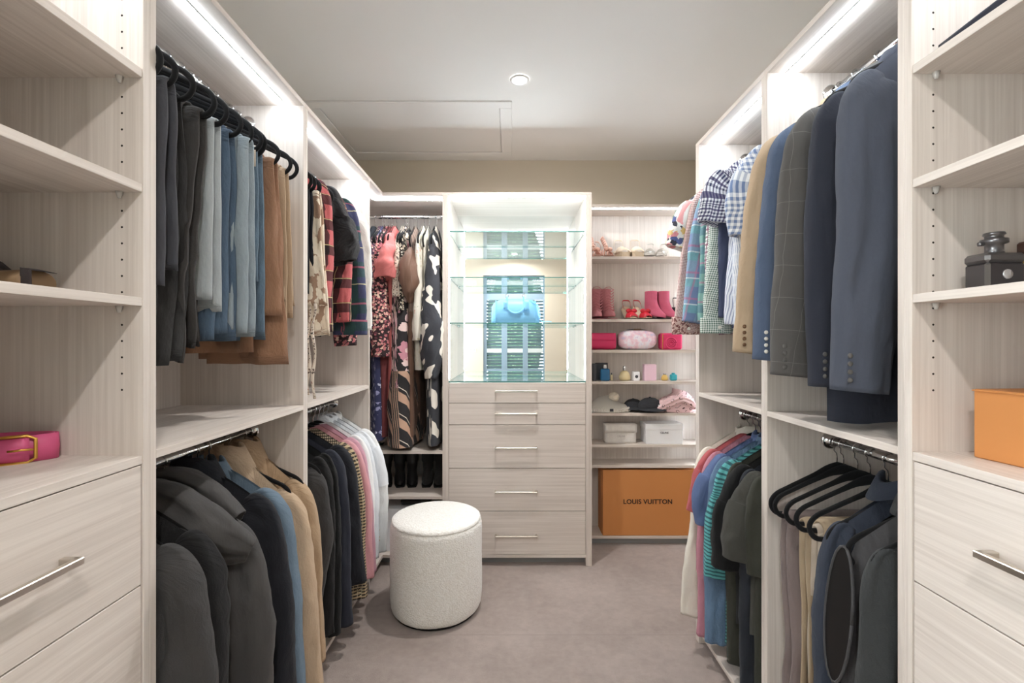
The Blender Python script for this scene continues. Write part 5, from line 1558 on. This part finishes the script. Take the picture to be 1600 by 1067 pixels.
bx(1005.5, 1024, 569, 'pale pink perfume carton standing upright', M_PALEP)
bottle(1038.5, 0.048, 0.05, 'low amber perfume jar with pale lid', M_AMBER, M_CAPT, sq=False, cap=(0.5, 0.2))
bottle(1052, 0.046, 0.052, 'small teal perfume bottle beside the shirts', M_TEALG, M_TEALG, sq=True, cap=(0.5, 0.2))

# ---- hats
z = SH[4] + 0.001
def ribbed():
    n = NT('cream_rib'); s = n.n('SeparateXYZ'); n.put(s.inputs[0], n.uv())
    f = n.math('SINE', n.math('MULTIPLY', s.outputs[0], 520.0))
    n.bump(f, 0.8, 0.004)
    return n.done(n.mix(n.math('MULTIPLY', f, 0.12), C(248, 243, 234), C(206, 198, 186)), 0.95)
M_RIB = ribbed()
t = thing('beanie', 'cream ribbed beanie with a fluffy pompom', 'hat', (0.66, 3.19, z))
rings = []
for q in range(15):
    f = q / 14
    r = 0.132 * (1 - f ** 2.6) ** 0.55 if f < 1 else 0.002
    rings.append([(r * math.cos(a) * (1 + 0.05 * nz(a, f * 3)), r * 0.5 * math.sin(a), 0.004 + 0.088 * f - 0.02 * f * math.cos(a)) for a in [k * PI / 20 for k in range(40)]])
loft('crown', rings, M_RIB, t, True, (True, True))
rings = [[(0.138 * math.cos(a) * s, 0.071 * math.sin(a) * s, h) for a in [k * PI / 20 for k in range(40)]] for s, h in ((0.98, 0.0), (1.03, 0.006), (1.04, 0.022), (0.99, 0.034), (0.93, 0.034))]
loft('cuff', rings, M_RIB, t, True, (True, False))
cbox('badge', 0.024, 0.002, 0.018, M_GREYC, t, 0.0005, 0.010, 0.0, -0.0745)
M_FUR = cloth('pompom_fur', C(236, 222, 200), bump=0.9)
rings = []
for q in range(1, 12):
    ph = PI * q / 12
    rings.append([(0.036 * math.sin(ph) * math.cos(a) * (1 + 0.2 * nz(a * 4, q)) + 0.03, 0.036 * math.sin(ph) * math.sin(a) * (1 + 0.2 * nz(q, a * 4)), 0.098 + 0.034 * math.cos(ph)) for a in [k * PI / 9 for k in range(18)]])
loft('pompom', rings, M_FUR, t, True, (True, True))
M_CAPB = cloth('black_cap_cotton', C(52, 54, 60))
def cap_(x, y, rz, lab, s=1.0):
    t = thing('baseball_cap', lab, 'hat', (x, y, z), rz)
    rings = []
    for q in range(12):
        f = q / 11
        r = 0.082 * s * max(1 - f ** 2.4, 0.0004) ** 0.5
        rings.append([(r * 1.1 * math.cos(a), r * 0.78 * math.sin(a), 0.012 + 0.084 * s * f) for a in [k * PI / 16 for k in range(32)]])
    loft('crown', rings, M_CAPB, t, True, (True, True))
    g = []
    for r_ in (0, 0.33, 0.66, 1.0):
        g.append([(0.088 * s * math.cos(a) * (1 + 0.25 * r_), 0.062 * s * math.sin(a) - 0.05 * r_ * s * abs(math.sin(a)) ** 0.7, 0.018 + 0.008 * math.sin(-a) - 0.016 * r_ * abs(math.sin(a)) + 0.004) for a in [-PI + k * PI / 16 for k in range(17)]])
    slab('brim', g, 0.004, M_CAPB, t)
    lathe('top_button', [(0.006, 0.094 * s), (0.005, 0.099 * s), (0.001, 0.1 * s)], M_CAPB, t, 10)
    return t
cap_(0.83, 3.225, 0.5, 'black cap lying underneath another cap beside the beanie', 0.85)
t = cap_(0.935, 3.19, 0.25, 'black baseball cap with small white lettering')
for k in range(4):
    cbox('lettering', 0.008, 0.0015, 0.012, M_CARDW, t, 0.0003, 0.040, 0.028 + 0.011 * k, -0.0655 + 0.0035 * k)
n_ = NT('monogram_pink')
o_ = n_.mapping(n_.uv(), (24, 24, 1), rot=(0, 0, 0.6))
v_ = n_.n('TexVoronoi'); n_.put(v_.inputs['Vector'], o_); v_.inputs['Scale'].default_value = 1.0; v_.inputs['Randomness'].default_value = 0.35
d_ = v_.outputs['Distance']
ringf = n_.math('MULTIPLY', n_.math('GREATER_THAN', d_, 0.20), n_.math('LESS_THAN', d_, 0.30))
w_ = n_.noise(o_, 2.2, 1, 0.5)
mk = n_.math('MULTIPLY', ringf, n_.math('GREATER_THAN', w_, 0.46))
M_MONO = weave(n_, n_.mix(mk, C(240, 196, 200), C(96, 58, 56)))
t = thing('scarf', 'pink monogram scarf heaped up at the shelf end', 'scarf', (1.105, 3.195, z))
rings = []
for q in range(16):
    f = q / 15
    r = max(1 - f ** 2.2, 0.0005) ** 0.5
    rings.append([(0.15 * r * math.cos(a) * (1 + 0.08 * nz(a * 2, f * 4)) - 0.02 * f, 0.072 * r * math.sin(a), 0.002 + 0.125 * f * (1 + 0.25 * math.cos(a)) + 0.010 * nz(a * 2, f * 6, 2)) for a in [k * PI / 20 for k in range(40)]])
loft('heap', rings, M_MONO, t, True, (True, True))
limb(t, M_MONO, [(-0.13, -0.055, 0.02, 0.016, 0.014), (-0.06, -0.066, 0.055, 0.02, 0.016), (0.02, -0.062, 0.085, 0.022, 0.018), (0.09, -0.062, 0.06, 0.022, 0.016), (0.12, -0.06, 0.03, 0.014, 0.012)], 'fold', wr=0.2, rim=False)

# ---- pouches and boxes
z = SH[5] + 0.001
t = thing('dust_bag', 'cream canvas dust bag with faint lettering', 'bag', (0.732, 3.205, z))
rings = []
for q in range(11):
    f = q / 10
    rings.append([((0.108 + 0.004 * nz(f * 5, a)) * math.copysign(abs(math.cos(a)) ** 0.3, math.cos(a)), 0.05 * math.copysign(abs(math.sin(a)) ** 0.5, math.sin(a)) * (1 - 0.35 * f), 0.128 * f + 0.004 * nz(a, f)) for a in [k * PI / 14 for k in range(28)]])
loft('body', rings, M_CARDC, t, True, (True, True))
slab('flap', [[(-0.106 + 0.212 * a / 10, -0.047 - 0.004 * math.sin(a * 1.3), 0.128 - 0.055 * b / 3) for a in range(11)] for b in range(4)], 0.003, M_CARDC, t)
text('lettering', 'CELINE', 0.016, plain('faint_print', C(170, 164, 158), 0.7), t, (0, -0.0515, 0.048), (PI / 2, 0, 0))
t = gift_box((1.015, 3.20, z), 0, 0.25, 0.14, 0.134, M_CARDW, 'white gift box with small dark lettering', 0.3)
text('lettering', 'CELINE', 0.017, M_PRINT, t, (0, -0.0708, 0.075), (PI / 2, 0, 0))

z = SH[7] + 0.001
t = thing('gift_box', 'big orange gift box standing upright with dark brand lettering', 'box', (0.91, 3.205, z))
cbox('base', 0.618, 0.12, 0.428, M_ORANGE, t, 0.002, 0, 0, 0.02)
cbox('lid', 0.626, 0.07, 0.434, M_ORANGE, t, 0.002, 0, 0.006, -0.046)
text('lettering', 'LOUIS VUITTON', 0.043, M_PRINT, t, (-0.008, -0.0817, 0.224), (PI / 2, 0, 0), 0.0004, 0.0011, 1.04)

# ---- black boots and boxes in the dress bay
for i, (px, rz, lab) in enumerate([(604, 0.3, 'tall black leather boot nearest the end panel'), (625, 0.25, 'tall black leather boot standing second from the end panel'), (644, 0.2, 'tall black leather boot standing third from the end panel'), (668, 0.1, 'tall black suede boot standing fourth from the end panel'), (687, 0.05, 'tall black suede boot touching the display cabinet')]):
    x, _ = at(px, 756, 3.10)
    t = thing('tall_boot', lab, 'boot', (x, 3.10, 0.4205), rz, 'black boots under the dresses')
    boot(t, M_BLK if i < 3 else cloth('black_suede', C(48, 46, 46)), 0.2, 0.072, 0.085, 0.085, 0.215, 0.016, M_DARK, i)
t = gift_box((-0.70, 3.0, 0.069), 0.0, 0.26, 0.26, 0.26, M_CARDW, 'white storage box on the bottom shelf behind the ottoman', 0.25, 'storage_box')
t = thing('handbag', 'black handbag lying on the white storage box behind the ottoman', 'handbag', (-0.60, 2.96, 0.33))
rings = []
for q in range(13):
    x = -0.09 + 0.18 * q / 12
    e = max(1 - abs(x / 0.092) ** 4, 0) ** 0.5
    rings.append([(x, 0.06 * math.cos(a) * (0.6 + 0.4 * e), 0.025 + 0.025 * math.copysign(abs(math.sin(a)) ** 0.7, math.sin(a)) * (0.6 + 0.4 * e)) for a in [k * PI / 10 for k in range(20)]])
loft('body', rings, M_BLK, t, True, (True, True))
tube('handle', [(-0.06 + 0.12 * k / 10, -0.03, 0.045 + 0.02 * math.sin(k / 10 * PI)) for k in range(11)], 0.004, M_BLK, t, 8)
